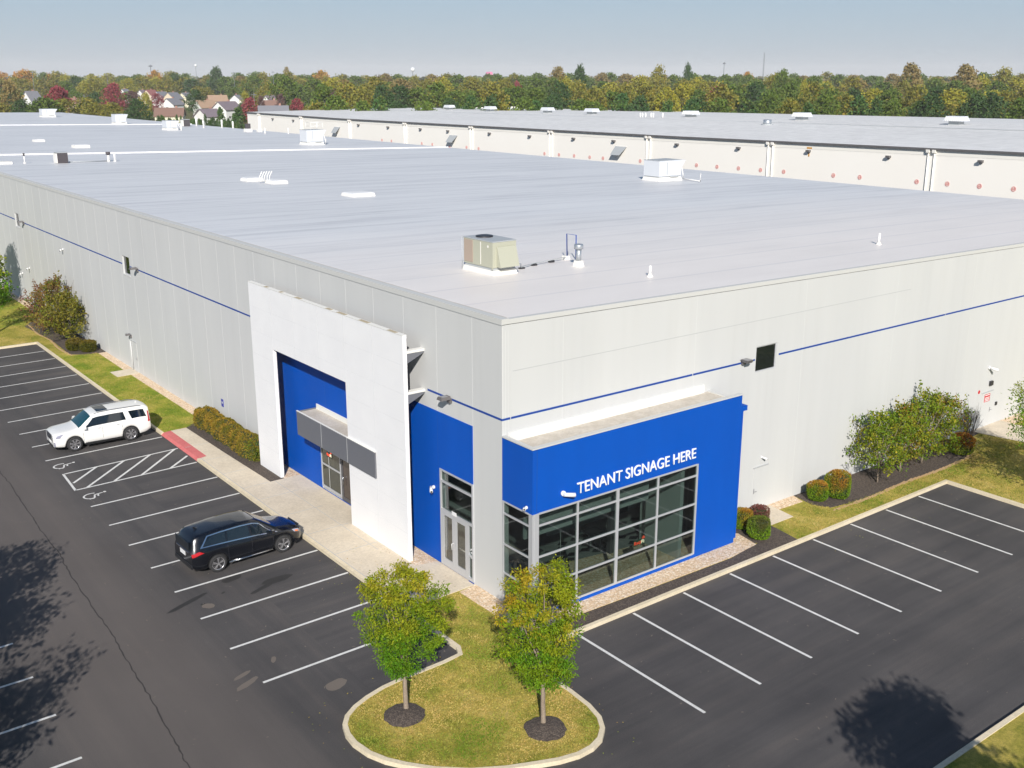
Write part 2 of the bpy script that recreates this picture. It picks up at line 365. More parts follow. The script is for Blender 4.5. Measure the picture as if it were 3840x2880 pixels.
random.seed(3)
for i in range(46):
    t = i/45; x = 17.9+t*14; y = -2.33-.05*math.sin(x)+(0 if x < 29.4 else (x-29.4)*.42); w_ = random.uniform(.04, .14)
    st_.prism([(x-.2, y-w_), (x+.22, y-w_*.6), (x+.2, y+w_), (x-.18, y+w_*.5)], .12, .142+random.uniform(0, .004))
for i in range(22):
    t = i/21; y = 49.4+t*12; x = -2.4-.1*math.sin(y); w_ = random.uniform(.04, .1)
    st_.prism([(x-w_, y-.3), (x+w_*.5, y-.3), (x+w_, y+.3), (x-w_*.6, y+.3)], .12, .142+random.uniform(0, .004))
struct(st_.build('bed_edging', 'straw'))
def ring(cx, cy, r, jag=.06, n=26):
    return [(cx+r*(1+random.uniform(-jag, jag))*math.cos(2*math.pi*k/n), cy+r*(1+random.uniform(-jag, jag))*math.sin(2*math.pi*k/n)) for k in range(n)]
for cx, cy in ((-7.02, -4.12), (-3.92, -7.42)):
    mm_ = MB(); rr = ring(cx, cy, .66); n0 = len(rr)
    mm_.prism(rr, .10, .15); rr2 = [(cx+(x-cx)*.45, cy+(y-cy)*.45) for x, y in rr]
    mm_.grid([[(x, y, .15) for x, y in rr+rr[:1]], [(x, y, .24) for x, y in rr2+rr2[:1]], [(cx, cy, .27)]*(n0+1)], sm=True)
    struct(mm_.build('mulch_ring', 'mulch'))

# painted markings and wear on the asphalt
ln = MB(); Zl = .006
def line(x0, y0, x1, y1, wd=.115, z=Zl, mb=None):
    a = Vector((x0, y0)); b2 = Vector((x1, y1)); d = (b2-a).normalized(); n = Vector((-d.y, d.x))*wd/2
    (mb or ln).poly([tuple(a-n)+(z,), tuple(b2-n)+(z,), tuple(b2+n)+(z,), tuple(a+n)+(z,)])
for i in range(9): line(.82+i*2.743, -3.58 if i else -3.55, .82+i*2.743, -9.75)
for y in [27.6+2.743*k for k in range(0, 10)]: line(-3.42, y+.05, -9.75, y-.02)
for y in (19.75, 17.0, 14.3, 11.5, 8.8, 6.1, 3.35, .6): line(-3.4, y, -9.72, y-.04)
line(-3.42, 25.22, -9.55, 24.95); line(-3.42, 22.48, -9.7, 22.3); line(-9.55, 25.0, -9.7, 22.25)
for a, b2 in (((-3.6, 25.2), (-6.35, 22.42)), ((-5.0, 25.12), (-7.75, 22.4)), ((-6.4, 25.08), (-9.1, 22.36)), ((-7.85, 25.02), (-9.5, 23.35)), ((-3.45, 23.75), (-4.85, 22.45))):
    line(*a, *b2, .13, Zl+.003)
for k in range(0, 7): line(-15.8, 8.45-2.79*k+5.58, -22, 8.42-2.79*k+5.58)
struct(ln.build('parking_lines', 'line_paint'))
for cx, cy in ((-9.15, 26.3), (-9.13, 21.1)):   # wheelchair symbols, head towards the kerb
    s_ = MB()
    def P2(a, b2): return (cx+a, cy+b2)
    seg = [P2(.42*math.cos(t)*.95-.12, .36*math.sin(t)-.05) for t in [R(60+i*14) for i in range(16)]]
    for i in range(len(seg)-1): line(*seg[i], *seg[i+1], .085, Zl, s_)
    for p, q in (((-.02, .02), (.42, .12)), ((.0, -.02), (-.1, -.36)), ((-.1, -.36), (-.36, -.42)), ((.18, .05), (.12, -.22))): line(*P2(*p), *P2(*q), .08, Zl+.002, s_)
    s_.prism([P2(.53+.075*math.cos(t), .16+.075*math.sin(t)) for t in [k*math.pi/5 for k in range(10)]], .001, Zl+.001)
    struct(s_.build('accessible_symbol', 'line_paint'))
random.seed(11)
cr = MB()
ck = [(-12.0, 34), (-12.05, 27.4), (-12.07, 24.9), (-12.23, 20.6), (-12.37, 18), (-12.34, 15.4), (-12.54, 13.3), (-12.66, 10), (-12.73, 6.9), (-12.95, 4.3), (-13.06, 1.9), (-13.27, -.7), (-13.41, -2.1), (-13.6, -5), (-13.7, -9)]
pts = []
for i in range(len(ck)-1):
    n = 9
    for j in range(n):
        t = j/n; pts.append((ck[i][0]*(1-t)+ck[i+1][0]*t+random.uniform(-.035, .035), ck[i][1]*(1-t)+ck[i+1][1]*t))
for i in range(len(pts)-1): line(*pts[i], *pts[i+1], random.uniform(.03, .055), .004, cr)
def crack(x, y, ang, n, step=.35, wd=.018):
    for k in range(n):
        x2 = x+step*math.cos(ang); y2 = y+step*math.sin(ang); line(x, y, x2, y2, wd, .0035, cr); x, y = x2, y2; ang += random.uniform(-.4, .4)
struct(cr.build('asphalt_cracks', 'asphalt_crack'))
stn = MB()
def blob(x0, y0, x1, y1, wd, z=.004, mb=stn, n=14):
    a = Vector((x0, y0)); b2 = Vector((x1, y1)); d = (b2-a); l = d.length/2; d.normalize(); nn = Vector((-d.y, d.x)); c = (a+b2)/2; ps = []
    for k in range(n):
        t = 2*math.pi*k/n; q = c+d*(l*math.copysign(abs(math.cos(t))**.7, math.cos(t)))*random.uniform(.9, 1.05)+nn*(wd*math.sin(t))*random.uniform(.75, 1.15); ps.append(tuple(q)+(z,))
    mb.poly(ps)
blob(-10.6, 7.2, -8.65, 8.0, .13); blob(-7.4, 6.75, -6.1, 7.25, .12); blob(-6.7, 7.3, -5.3, 7.35, .24, .0043); blob(-7.9, 8.4, -7.0, 8.6, .22); blob(-8.3, 7.5, -8.1, 7.6, .06); blob(-9.3, 7.1, -9.1, 7.15, .07)
struct(stn.build('oil_stains', 'asphalt_stain'))
pl = MB()
blob(-10.64, .6, -9.67, 1.05, .14, .004, pl); blob(-10.45, 1.28, -9.75, 1.55, .10, .004, pl); blob(-9.3, 7.0, -8.9, 6.7, .2, .0043, pl); blob(-8.9, 1.5, -8.7, 1.9, .08, .004, pl); blob(-8.2, -1.2, -7.4, -.9, .3, .004, pl)
for k in range(260):
    x, y = random.choice([(random.uniform(-9.5, -3.6), random.uniform(-1.5, 22)), (random.uniform(-1.5, 24), random.uniform(-9.5, -3.8)), (random.uniform(-15, -10), random.uniform(-6, 25)), (random.uniform(-1, 24), random.uniform(-15.5, -9.5))])
    a = random.uniform(0, 6.28); l = random.uniform(.04, .16); blob(x, y, x+l*math.cos(a), y+l*math.sin(a), random.uniform(.012, .03), .0045, pl, 7)
struct(pl.build('pale_scuffs', 'asphalt_pale'))

# ------------------------------------------------------------------ near warehouse
WX, WY = 62.5, 287.0
def glass(name, tint, refl=.9, dark=0):
    m = bpy.data.materials.new(name); m.use_nodes = True; N = m.node_tree.nodes; L = m.node_tree.links; N.clear()
    out = N.new('ShaderNodeOutputMaterial'); tr = N.new('ShaderNodeBsdfTransparent'); gl = N.new('ShaderNodeBsdfGlossy'); mx = N.new('ShaderNodeMixShader'); fr = None
    tr.inputs[0].default_value = tuple(tint)+(1,); gl.inputs[0].default_value = (refl, refl, refl, 1); gl.inputs['Roughness'].default_value = .01
    fr = N.new('ShaderNodeLayerWeight'); fr.inputs[0].default_value = .5; pw = N.new('ShaderNodeMath'); pw.operation = 'POWER'; pw.inputs[1].default_value = 4; L.new(fr.outputs[1], pw.inputs[0])
    sc = N.new('ShaderNodeMath'); sc.operation = 'MULTIPLY_ADD'; sc.inputs[1].default_value = .8; sc.inputs[2].default_value = .05; sc.use_clamp = True
    L.new(pw.outputs[0], sc.inputs[0]); L.new(sc.outputs[0], mx.inputs[0]); L.new(tr.outputs[0], mx.inputs[1]); L.new(gl.outputs[0], mx.inputs[2]); L.new(mx.outputs[0], out.inputs[0])
    MATS[name] = m
glass('shop_glass', (.63, .69, .67)); glass('door_glass', (.8, .8, .78))
mat('dark_glass', (.012, .014, .015), .06, spec=.6); mat('olive_glass', (.05, .055, .042), .08, spec=.6)
varied('lobby_wall', (.33, .36, .35), (.40, .43, .42), .8, .6)
varied('lobby_floor_mat', (.20, .21, .20), (.26, .27, .26), .6, 1.2); mat('floor_tile_dark', (.02, .022, .024), .5); mat('ceiling_mat', (.5, .52, .52), .9)
def panel_x(mb, x0, x1, y0, y1, z0, z1, holes, mi=0, axis='x'):
    ys = sorted({y0, y1}|{v for h in holes for v in h[:2] if y0 < v < y1}); zs = sorted({z0, z1}|{v for h in holes for v in h[2:] if z0 < v < z1})
    for i in range(len(ys)-1):
        for j in range(len(zs)-1):
            cy, cz = (ys[i]+ys[i+1])/2, (zs[j]+zs[j+1])/2
            if any(h[0] < cy < h[1] and h[2] < cz < h[3] for h in holes): continue
            if axis == 'x': mb.box(x0, x1, ys[i], ys[i+1], zs[j], zs[j+1], mi)
            else: mb.box(ys[i], ys[i+1], x0, x1, zs[j], zs[j+1], mi)
WH = thing('warehouse', 'large pale grey warehouse with a flat light roof and blue entrance corner', 'warehouse', (0, 0, 0))
DOOR = (1.86, 4.18, .19, 4.42); SHOP = (10.4, 14.75, .2, 3.7); WIN = [(41.25, 42.7, 6.87, 8.13), (70.5, 71.85, 6.95, 8.15), (100.0, 101.4, 6.95, 8.15)]
RW = (14.2, 15.62, 6.93, 8.12)
mb = MB(); panel_x(mb, 0, .25, 0, WY, .05, 11.1, [DOOR, SHOP]+WIN)
k = 0; y = 1.87
while y < WY-1:
    w_ = .016 if y < 20 else .011
    mb.box(-.004, .0, y-w_, y+w_, .1, 11.09, 1); y += 2.42
mb.build('wall', ['wall_paint', 'joint_paint'], WH)
mb = MB(); panel_x(mb, 0, .25, .25, WX, .05, 8.4, [RW, (.3, 11.0, .1, 4.6)], 0, 'y')
mb.hexa([(.25, 0, 8.4), (WX, 0, 8.4), (WX, .25, 8.4), (.25, .25, 8.4), (.25, 0, 11.1), (WX, 0, 11.1-.0175*WX), (WX, .25, 11.1-.0175*WX), (.25, .25, 11.1)])
mb.box(.02, .055, -.003, 0, .1, 11.05, 1)
for x in (2.9, 10.2, 17.5, 24.8, 32.1, 39.4, 46.7, 54):   # faint vertical tilt-panel joints
    mb.box(x-.009, x+.009, -.002, 0, .1, 11.05-.0175*x, 1)
mb.box(.5, 26, -.002, 0, 9.32, 9.345, 2); mb.box(.16, .18, -.002, 0, .1, 10.9, 1); mb.box(.28, .295, -.002, 0, .1, 10.9, 1)
mb.build('wall', ['wall_paint', 'joint_paint', 'joint_dark'], WH)
mb = MB(); mb.box(.25, WX, WY-.25, WY, 0, 9.9); mb.box(WX-.25, WX, .25, WY-.25, 0, 9.9); mb.build('wall', 'wall_paint', WH)
rf = MB(); zr = lambda x: 11.3-.0175*x
rf.hexa([(.05, .05, 10.9), (WX, .05, 9.7), (WX, WY, 9.7), (.05, WY, 10.9), (.05, .05, zr(.05)), (WX, .05, zr(WX)), (WX, WY, zr(WX)), (.05, WY, zr(.05))])
rf.build('roof', 'roof_membrane', WH)
for ya, yb, ww in ((102.3, 95.5, .28), (194.5, 190.5, .5)):
    rj = MB()
    rj.hexa([(.1, ya-ww, 11.0), (WX-.1, yb-ww, 9.9), (WX-.1, yb+ww, 9.9), (.1, ya+ww, 11.0), (.1, ya-ww*.5, zr(0)+.14), (WX-.1, yb-ww*.5, zr(WX)+.14), (WX-.1, yb+ww*.5, zr(WX)+.14), (.1, ya+ww*.5, zr(0)+.14)])
    rj.build('expansion_joint', 'roof_joint', WH)
cp = MB()
cp.box(-.02, .30, -.02, WY, 11.13, 11.335)
cp.hexa([(.30, -.02, 11.13), (WX, -.02, 11.13-.0175*WX), (WX, .2, 11.1-.0175*WX), (.30, .2, 11.1), (.30, -.02, 11.31), (WX, -.02, 11.31-.0175*WX), (WX, .2, 11.31-.0175*WX), (.30, .2, 11.31)])
cp.build('coping', 'coping_metal', WH); MB().box(-.022, -.002, -.022, 120, 11.105, 11.13).build('drip_edge', 'joint_dark', WH)
# dirt line just inside the coping
dl = MB(); dl.hexa([(.30, 0.25, 11.29), (.42, .25, 11.29), (.42, 110, 11.29), (.30, 110, 11.29), (.30, .25, 11.312), (.42, .25, 11.31), (.42, 110, 11.31), (.30, 110, 11.312)]); dl.build('gutter_line', 'canopy_roof', WH)
zs0, zs1 = 7.50, 7.585
for a, b2 in ((-.006, 5.0), (19.8, 41.2), (42.75, 70.45), (71.9, 99.95), (101.45, WY)): MB().box(-.006, 0, a, b2, zs0, zs1).build('accent_stripe', 'stripe_blue', WH)
for a, b2 in ((0, .38), (.42, 10.1), (10.15, 14.13), (15.78, 29.5), (29.56, 45), (45.06, WX)): MB().box(a, b2, -.006, 0, zs0, zs1).build('accent_stripe', 'stripe_blue', WH)
bp_ = MB(); panel_x(bp_, -.03, 0, 1.86, 19.3, .18, 6.81, [DOOR, SHOP]); 
for y in (4.29, 6.71, 9.13, 11.55, 13.97): 
    bp_.box(-.032, -.03, y-.008, y+.008, 4.45 if y < 5 or 10 < y < 14.75 else .2, 6.8, 1)
bp_.build('blue_panel', ['blue_paint', 'stripe_blue'], WH)
# high windows
def winx(y0, y1, z0, z1):
    f = MB(); x0, x1 = .10, .16
    f.box(x0, x1, y0, y0+.06, z0, z1); f.box(x0, x1, y1-.06, y1, z0, z1); f.box(x0, x1, y0+.06, y1-.06, z0, z0+.06); f.box(x0, x1, y0+.06, y1-.06, z1-.06, z1)
    fr = f.build('window', 'frame_metal', WH); MB().box(.125, .14, y0+.06, y1-.06, z0+.06, z1-.06).build('pane', 'dark_glass', fr)
    MB().box(-.03, .1, y0-.04, y1+.04, z0-.05, z0-.002).build('sill', 'joint_paint', fr)
for q in WIN: winx(*q)
f = MB(); x0, x1, z0, z1 = RW; y0, y1 = .04, .1
f.box(x0, x0+.05, y0, y1, z0, z1); f.box(x1-.05, x1, y0, y1, z0, z1); f.box(x0+.05, x1-.05, y0, y1, z0, z0+.05); f.box(x0+.05, x1-.05, y0, y1, z1-.05, z1)
fr = f.build('window', 'frame_metal', WH); MB().box(x0+.05, x1-.05, .07, .085, z0+.05, z1-.05).build('pane', 'dark_glass', fr)
# wall lamps: a shoebox head on a short arm
def lamp_x(y, z, dark='fixture_bronze', s=1.0):
    a = MB(); a.box(-.12, 0, y-.10*s, y+.10*s, z-.16, z+.02); a.hexa([(-.55*s, y-.17*s, z+.02), (-.10, y-.17*s, z+.02), (-.10, y+.17*s, z+.02), (-.55*s, y+.17*s, z+.02), (-.52*s, y-.14*s, z+.14), (-.10, y-.14*s, z+.14), (-.10, y+.14*s, z+.14), (-.52*s, y+.14*s, z+.14)])
    o = a.build('wall_lamp', dark, WH); MB().box(-.46*s, -.2, y-.11*s, y+.11*s, z+.14, z+.15).build('top_plate', 'grey_plastic', o)
    MB().box(-.46*s, -.2, y-.11*s, y+.11*s, z+.01, z+.02).build('lens', 'white_plastic', o)
lamp_x(3.35, 7.56); lamp_x(39.6, 7.6); lamp_x(68.7, 7.6); lamp_x(42.4, 2.62, s=.7); 
a = MB(); x, z = 13.3, 7.62; a.box(x-.1, x+.1, -.12, 0, z-.14, z); a.hexa([(x-.15, -.42, z), (x+.15, -.42, z), (x+.15, -.08, z), (x-.15, -.08, z), (x-.2, -.46, z+.12), (x+.2, -.46, z+.12), (x+.2, -.06, z+.12), (x-.2, -.06, z+.12)])
o = a.build('wall_lamp', 'fixture_bronze', WH); MB().box(x-.14, x+.14, -.40, -.12, z+.12, z+.13).build('top_plate', 'grey_plastic', o)
# small security cameras
def camera_part(p, d, s=1.0, side='x'):
    p = Vector(p); d = Vector(d).normalized(); m_ = MB(); nrm = Vector((-1, 0, 0)) if side == 'x' else Vector((0, -1, 0))
    m_.tube([p, p+nrm*.06*s], .07*s, 10); m_.tube([p+nrm*.05*s, p+nrm*.14*s], .025*s, 6); q = p+nrm*.15*s
    m_.tube([q-d*.06*s, q+d*.24*s], [.05*s, .058*s], 10); o = m_.build('security_camera', 'white_plastic', WH)
    MB().tube([q+d*.241*s, q+d*.245*s], .045*s, 10).build('camera_lens', 'dark_plastic', o)
camera_part((-.03, 4.62, 3.45), (-.5, -.9, -.35), 1.1); camera_part((0, 57.2, 6.7), (-.6, -.8, -.3), 1.1); camera_part((0, 68.8, 3.6), (-.6, -.8, -.3), 1.1); camera_part((0, 71.6, 2.75), (-.6, -.8, -.3), 1.1)
camera_part((1.42, -1.82, 4.9), (1, -.5, -.12), 1.45, 'y'); camera_part((-.0, -1.5, 4.58), (-.5, -.7, .15), .9); camera_part((15.06, 0, 2.72), (.5, -.9, -.2), .8, 'y'); camera_part((34.82, 0, 3.72), (.4, -.9, -.2), 1.4, 'y')
# white portal screen in front of the wall
XS0, XS1 = -1.01, -.83
ps = MB(); panel_x(ps, XS0, XS1, 5.17, 19.75, .12, 9.87, [(10.03, 17.33, 0, 6.87)])
for y in (7.59, 10.02, 12.46, 14.88, 17.31):
    z0 = .13 if y in (7.59,) else 6.88
    ps.box(XS0-.003, XS0, y-.010, y+.010, z0, 9.86, 1)
for z in (8.67, 7.46, 6.25, 5.04, 3.83, 2.62, 1.41):
    for a, b2 in (((5.18, 19.74),) if z > 6.87 else ((5.18, 10.02), (17.34, 19.74))): ps.box(XS0-.002, XS0, a, b2, z-.004, z+.004, 1)
SCN = ps.build('entrance_screen', ['screen_paint', 'screen_joint'], WH)
q = MB(); q.box(XS0-.01, XS1+.01, 5.17, 19.75, 9.87, 9.90); q.build('screen_cap', 'flashing_white', SCN)
random.seed(5)
for k in range(7):
    y = 5.5+k*2+random.uniform(-.4, .6); MB().box(XS0-.012, XS1-.02, y, y+random.uniform(.2, .8), 9.9, 9.906).build('cap_stain', 'bare_wood', SCN)
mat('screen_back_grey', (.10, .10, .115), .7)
for (yy, zz) in ((5.32, 9.12), (5.32, 7.42), (19.55, 9.12), (19.55, 7.42)):
    b_ = MB(); b_.hexa([(XS1, yy-.12, zz-.42), (0, yy-.12, zz-.06), (0, yy+.12, zz-.06), (XS1, yy+.12, zz-.42), (XS1, yy-.12, zz), (0, yy-.12, zz), (0, yy+.12, zz), (XS1, yy+.12, zz)])
    o = b_.build('bracket', 'canopy_grey', WH); MB().box(XS1, -.002, yy-.14, yy+.14, zz, zz+.10).build('top_plate', 'flashing_white', o)
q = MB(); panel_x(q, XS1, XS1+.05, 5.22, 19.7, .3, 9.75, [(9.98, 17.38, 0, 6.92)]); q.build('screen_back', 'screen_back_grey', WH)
# canopy
cn = MB(); cn.box(-1.09, -1.03, 7.58, 14.93, 3.15, 4.33); 
for y in (10.02, 12.46): cn.box(-1.092, -1.09, y-.012, y+.012, 3.16, 4.32, 1)
cn.box(-1.03, 0, 14.87, 14.93, 3.3, 4.32, 0)
CN = cn.build('canopy', ['canopy_grey', 'joint_paint'], WH)
MB().box(-1.03, -.03, 7.6, 14.87, 4.12, 4.26).build('canopy_top', 'canopy_roof', CN)
MB().box(-.07, -.03, 7.6, 14.87, 4.26, 4.52).build('flashing', 'flashing_white', CN)
MB().box(-1.10, -1.02, 7.57, 14.94, 4.33, 4.355).build('edge_trim', 'flashing_white', CN)
MB().box(-1.03, -.03, 7.6, 14.87, 3.2, 3.26).build('soffit', 'canopy_grey', CN)
# storefront under the canopy
f = MB(); X0, X1 = -.02, .08
for y in (14.69, 12.77, 10.4): f.box(X0, X1, y, y+.08, .3, 3.7)
f.box(X0, X1, 10.48, 14.69, 3.62, 3.7); f.box(X0, X1, 12.85, 14.69, .3, .40); f.box(X0, X1, 12.85, 14.69, 1.49, 1.56)
SF = f.build('storefront', 'frame_metal', WH); MB().box(.02, .03, 12.85, 14.69, .40, 3.62).build('pane', 'olive_glass', SF)
d = MB(); d.box(.0, .06, 10.6, 10.72, .2, 2.6); d.box(.0, .06, 12.6, 12.76, .2, 2.6); d.box(0, .06, 10.72, 12.6, .2, .4); d.box(0, .06, 10.72, 12.6, 2.5, 2.6)
DR = d.build('door', 'frame_dark', WH); mat('brown_glass', (.05, .036, .032), .1, spec=.6); MB().box(.02, .04, 10.48, 12.77, .4, 3.62).build('door_pane', 'brown_glass', DR)
MB().tube([(-.06, 12.5, 1.0), (-.06, 12.5, 1.5)], .018, 8).build('handle', 'steel', DR)
mat('sign_red_glow', (.5, .05, .02), .5, emis=(1, .12, .05), est=.8); mat('sign_white_glow', (.7, .6, .5), .5, emis=(1, .85, .6), est=.9); mat('sign_green', (.01, .14, .08), .5)
mat('sign_purple_glow', (.3, .1, .6), .5, emis=(.5, .2, 1), est=.8); mat('sign_yellow', (.7, .5, .02), .5)
def neon(p, ax, w_, h, small=False):   # little lettered window sign: red script then pale letters, red peak
    p = Vector(p); ax = Vector(ax); up = Vector((0, 0, 1)); nrm = ax.cross(up)*.012
    def bar(u0, v0, u1, v1, t, mname, par, dep=1.0):
        a = p+ax*u0*w_+up*v0*h; b2 = p+ax*u1*w_+up*v1*h; dd = (b2-a).normalized(); nn = dd.cross(nrm.normalized())*t
        m_ = MB(); m_.hexa([tuple(q) for q in (a-nn, b2-nn, b2-nn+nrm*dep, a-nn+nrm*dep, a+nn, b2+nn, b2+nn+nrm*dep, a+nn+nrm*dep)]); return m_.build('letter', mname, par)
    bm_ = MB(); c = [p+up*-.1*h, p+ax*w_+up*-.1*h, p+ax*w_+up*1.1*h, p+up*1.1*h]; bk = -nrm*.8
    bm_.hexa([tuple(q) for q in (c[0]+bk, c[1]+bk, c[1]+bk*.3, c[0]+bk*.3, c[3]+bk, c[2]+bk, c[2]+bk*.3, c[3]+bk*.3)])
    o = bm_.build('window_sign', 'sign_green', WH)
    for u0, v0, u1, v1 in ((.08, .15, .08, .85), (.08, .85, .22, .7), (.22, .7, .08, .5), (.08, .5, .24, .15), (.30, .35, .42, .35), (.30, .15, .30, .55), (.30, .55, .42, .5), (.48, .15, .48, .8), (.38+.1, .15, .6, .2), (.6, .2, .6, .8)): bar(u0, v0, u1, v1, .022*h/.3+.008, 'sign_red_glow', o)
    for u0, v0, u1, v1 in ((.70, .15, .70, .8), (.70, .8, .84, .8), (.70, .5, .82, .5), (.90, .15, .90, .8)): bar(u0, v0, u1, v1, .022*h/.3+.006, 'sign_white_glow', o, 1.4)
    for u0, v0, u1, v1 in ((.74, 1.15, .86, 1.65), (.86, 1.65, .98, 1.15), (.78, 1.2, .94, 1.2)): bar(u0, v0, u1, v1, .03*h/.3+.006, 'sign_red_glow', o)
neon((.0, 14.15, 2.05), (0, -1, 0), .5, .18)
# glazed double door in the blue wall
f = MB(); X0, X1 = -.05, .08
ya, yb = 1.86, 4.18
for y in (ya, yb-.08): f.box(X0, X1, y, y+.08, .2, 4.42)
f.box(X0, X1, ya+.08, yb-.08, 4.34, 4.42); f.box(X0, X1, ya+.08, yb-.08, 3.86, 3.94); f.box(X0, X1, ya+.08, yb-.08, 2.60, 2.70); f.box(X0, X1, 2.19, 2.26, .2, 2.6); f.box(X0, X1, ya+.08, 2.19, .2, .33); f.box(X0, X1, ya+.08, 2.19, 1.25, 1.32)
DF = f.build('door_frame', 'frame_metal', WH)
MB().box(.01, .02, 2.26, yb-.08, 2.7, 3.86).build('transom_pane', 'shop_glass', DF); MB().box(.01, .02, ya+.08, yb-.08, 3.94, 4.34).build('transom_pane', 'shop_glass', DF)
MB().box(.01, .02, ya+.08, 2.26, 2.7, 3.86).build('transom_pane', 'shop_glass', DF)
MB().box(.012, .02, ya+.08, 2.19, .33, 2.6).build('side_pane', 'shop_glass', DF)
MB().box(-.055, -.05, 1.83, 2.2, .12, .2).build('threshold', 'stripe_blue', DF)
MB().box(-.06, -.05, 3.0, 3.32, 2.66, 2.82).build('door_notice', 'white_plastic', DF)
for (a, b2) in ((2.27, 3.17), (3.19, 4.09)):
    d = MB(); d.box(-.045, .01, a, a+.15, .2, 2.6); d.box(-.045, .01, b2-.17, b2, .2, 2.6); d.box(-.045, .01, a+.15, b2-.17, .2, .53); d.box(-.045, .01, a+.15, b2-.17, 2.46, 2.6)
    D = d.build('door', 'frame_metal', WH); MB().box(-.02, -.01, a+.15, b2-.17, .53, 2.46).build('door_pane', 'door_glass', D)
    if a > 3: MB().tube([(-.05, a+.05, 1.16), (-.14, a+.05, 1.18), (-.14, a+.05, 1.42), (-.05, a+.05, 1.44)], .02, 8).build('handle', 'white_plastic', D)
    else: MB().tube([(.05, a+.17, 1.26), (.05, b2-.2, 1.28)], .028, 8).build('push_bar', 'flashing_white', D)
sf = MB()
for k in range(9): t = R(20+k*35); sf.box(-.001, .011, 2.05+.06*math.cos(t)-.02, 2.05+.06*math.cos(t)+.02, 1.5+.08*math.sin(t)-.02, 1.5+.08*math.sin(t)+.02)
sf.box(-.001, .011, 1.98, 2.12, 1.18, 1.24); sf.build('door_decal', 'white_plastic', WH)
# glazed blue bay on the south side
YB = -1.82; XB = 11.25
BW = (.22, 8.75, .32, 4.38)
by = MB(); panel_x(by, YB, YB+.15, 0, XB, .1, 6.88, [BW, (-1, .22, 0, 4.38)], 0, 'y')
by.box(0, .12, YB+.15, -.0, 4.38, 6.88); by.box(XB-.15, XB, YB+.15, 0, .1, 6.62)
by.box(-.0, .12, YB+.15, 0, .1, .2)
by.box(.0, .22, YB, YB+.15, .1, .2)
by.box(.19, .215, YB-.004, YB, 4.42, 6.86, 1); by.box(.05, .06, YB-.003, YB, 4.42, 6.86, 1)
by.build('bay_wall', ['blue_paint', 'stripe_blue'], WH)
by = MB(); by.box(-.03, XB+.03, YB-.03, YB+.18, 6.88, 6.93); by.box(-.03, .15, YB+.18, -.001, 6.88, 6.93); by.box(XB-.18, XB+.03, YB+.18, -.001, 6.62, 6.66); by.build('bay_coping', 'coping_metal', WH)
MB().box(.12, XB-.15, YB+.15, 0, 6.42, 6.62).build('bay_roof', 'canopy_roof', WH)
MB().box(.3, 10.85, -.06, 0, 6.62, 6.98).build('flashing', 'flashing_white', WH)
q = MB(); q.box(XB, XB+.42, -1.78, -1.4, 6.12, 6.34); q.box(XB, XB+.20, -1.76, -1.5, .3, 6.12); q.build('downspout', 'blue_paint', WH)
f = MB(); fy0, fy1 = YB-.02, YB+.08
for x in (.22, 2.15, 4.18, 6.40, 8.67): f.box(x, x+(.08 if x != 4.18 else .13), fy0, fy1, .32, 4.38)
for z in (.30, 1.38, 2.58, 3.84, 4.32): f.box(.3, 8.67, fy0+.008, fy1-.008, z, z+.075)
f.box(-.015, .22, fy0, fy1+.12, .2, 4.38); f.box(-.02, .05, -.09, -.02, .2, 4.38)
for z in (.22, 1.38, 2.58, 3.84, 4.32): f.box(-.012, .06, fy1+.12, -.09, z, z+.07)
f.box(-.04, .0, YB-.04, YB+.0, .2, 4.38); f.box(.08, .12, YB-.035, YB-.02, .2, 4.38)
GF = f.build('window', 'frame_metal', WH)
MB().box(.3, 8.67, YB+.02, YB+.03, .37, 4.34).build('pane', 'shop_glass', GF); MB().box(.02, .03, YB+.2, -.09, .28, 4.34).build('pane', 'shop_glass', GF)
# lobby seen through the glass
LB = MB(); LB.box(.13, 11.0, YB+.16, 9.5, .10, .13)
lob = LB.build('lobby_floor', 'lobby_floor_mat', WH)
q = MB(); random.seed(21)
for i in range(26):
    for j in range(12):
        if (i+j) % 2 == 0 and random.random() < .62:
            cx, cy = .6+i*.36, -1.3+j*.36; q.prism([(cx-.30, cy), (cx, cy-.2), (cx+.30, cy), (cx, cy+.2)], .13, .134)
q.build('floor_tiles', 'floor_tile_dark', lob)
q = MB(); q.box(.26, 11.0, 9.5, 9.6, .13, 4.4); q.box(10.95, 11.0, YB+.16, 9.5, .13, 4.4); q.box(5.2, 10.9, 3.6, 3.7, .13, 4.4); q.box(3.6, 3.7, 4.6, 9.5, .13, 4.4)
q.build('lobby_wall', 'lobby_wall', WH); MB().box(.4, 6.9, -.85, -.75, 2.95, 3.8).build('bulkhead', 'lobby_wall', WH); MB().box(8.1, 8.3, -1.5, .8, .13, 4.4).build('lobby_wall', 'lobby_wall', WH)
MB().box(.13, 10.95, YB+.16, 9.5, 4.40, 4.46).build('lobby_ceiling', 'dark_plastic', WH)
q = MB()
for x in (2.1, 6.3, 10.4): q.box(x-.12, x+.12, .6, .84, .13, 4.4)
q.box(9.2, 10.0, 3.52, 3.6, .13, 2.9); q.build('lobby_column', 'frame_dark', WH)
q = MB()
for x, y, a in ((5.6, 1.3, .8), (1.5, 1.3, 1.6)):
    q.box(x, x+a, y, y+.5, .9, .94); q.box(x+.04, x+.09, y+.04, y+.09, .13, .9); q.box(x+a-.09, x+a-.04, y+.4, y+.45, .13, .9); q.box(x+.2, x+.6, y-.5, y-.1, .5, .55); q.box(x+.2, x+.24, y-.5, y-.1, .55, 1.0)
q.build('lobby_furniture', 'dark_plastic', WH)
neon((5.25, YB+.07, 1.62), (1, 0, 0), .62, .2); neon((.07, -.62, 1.0), (0, -1, 0), .6, .22); neon((1.25, YB+.07, .85), (1, 0, 0), .6, .2)
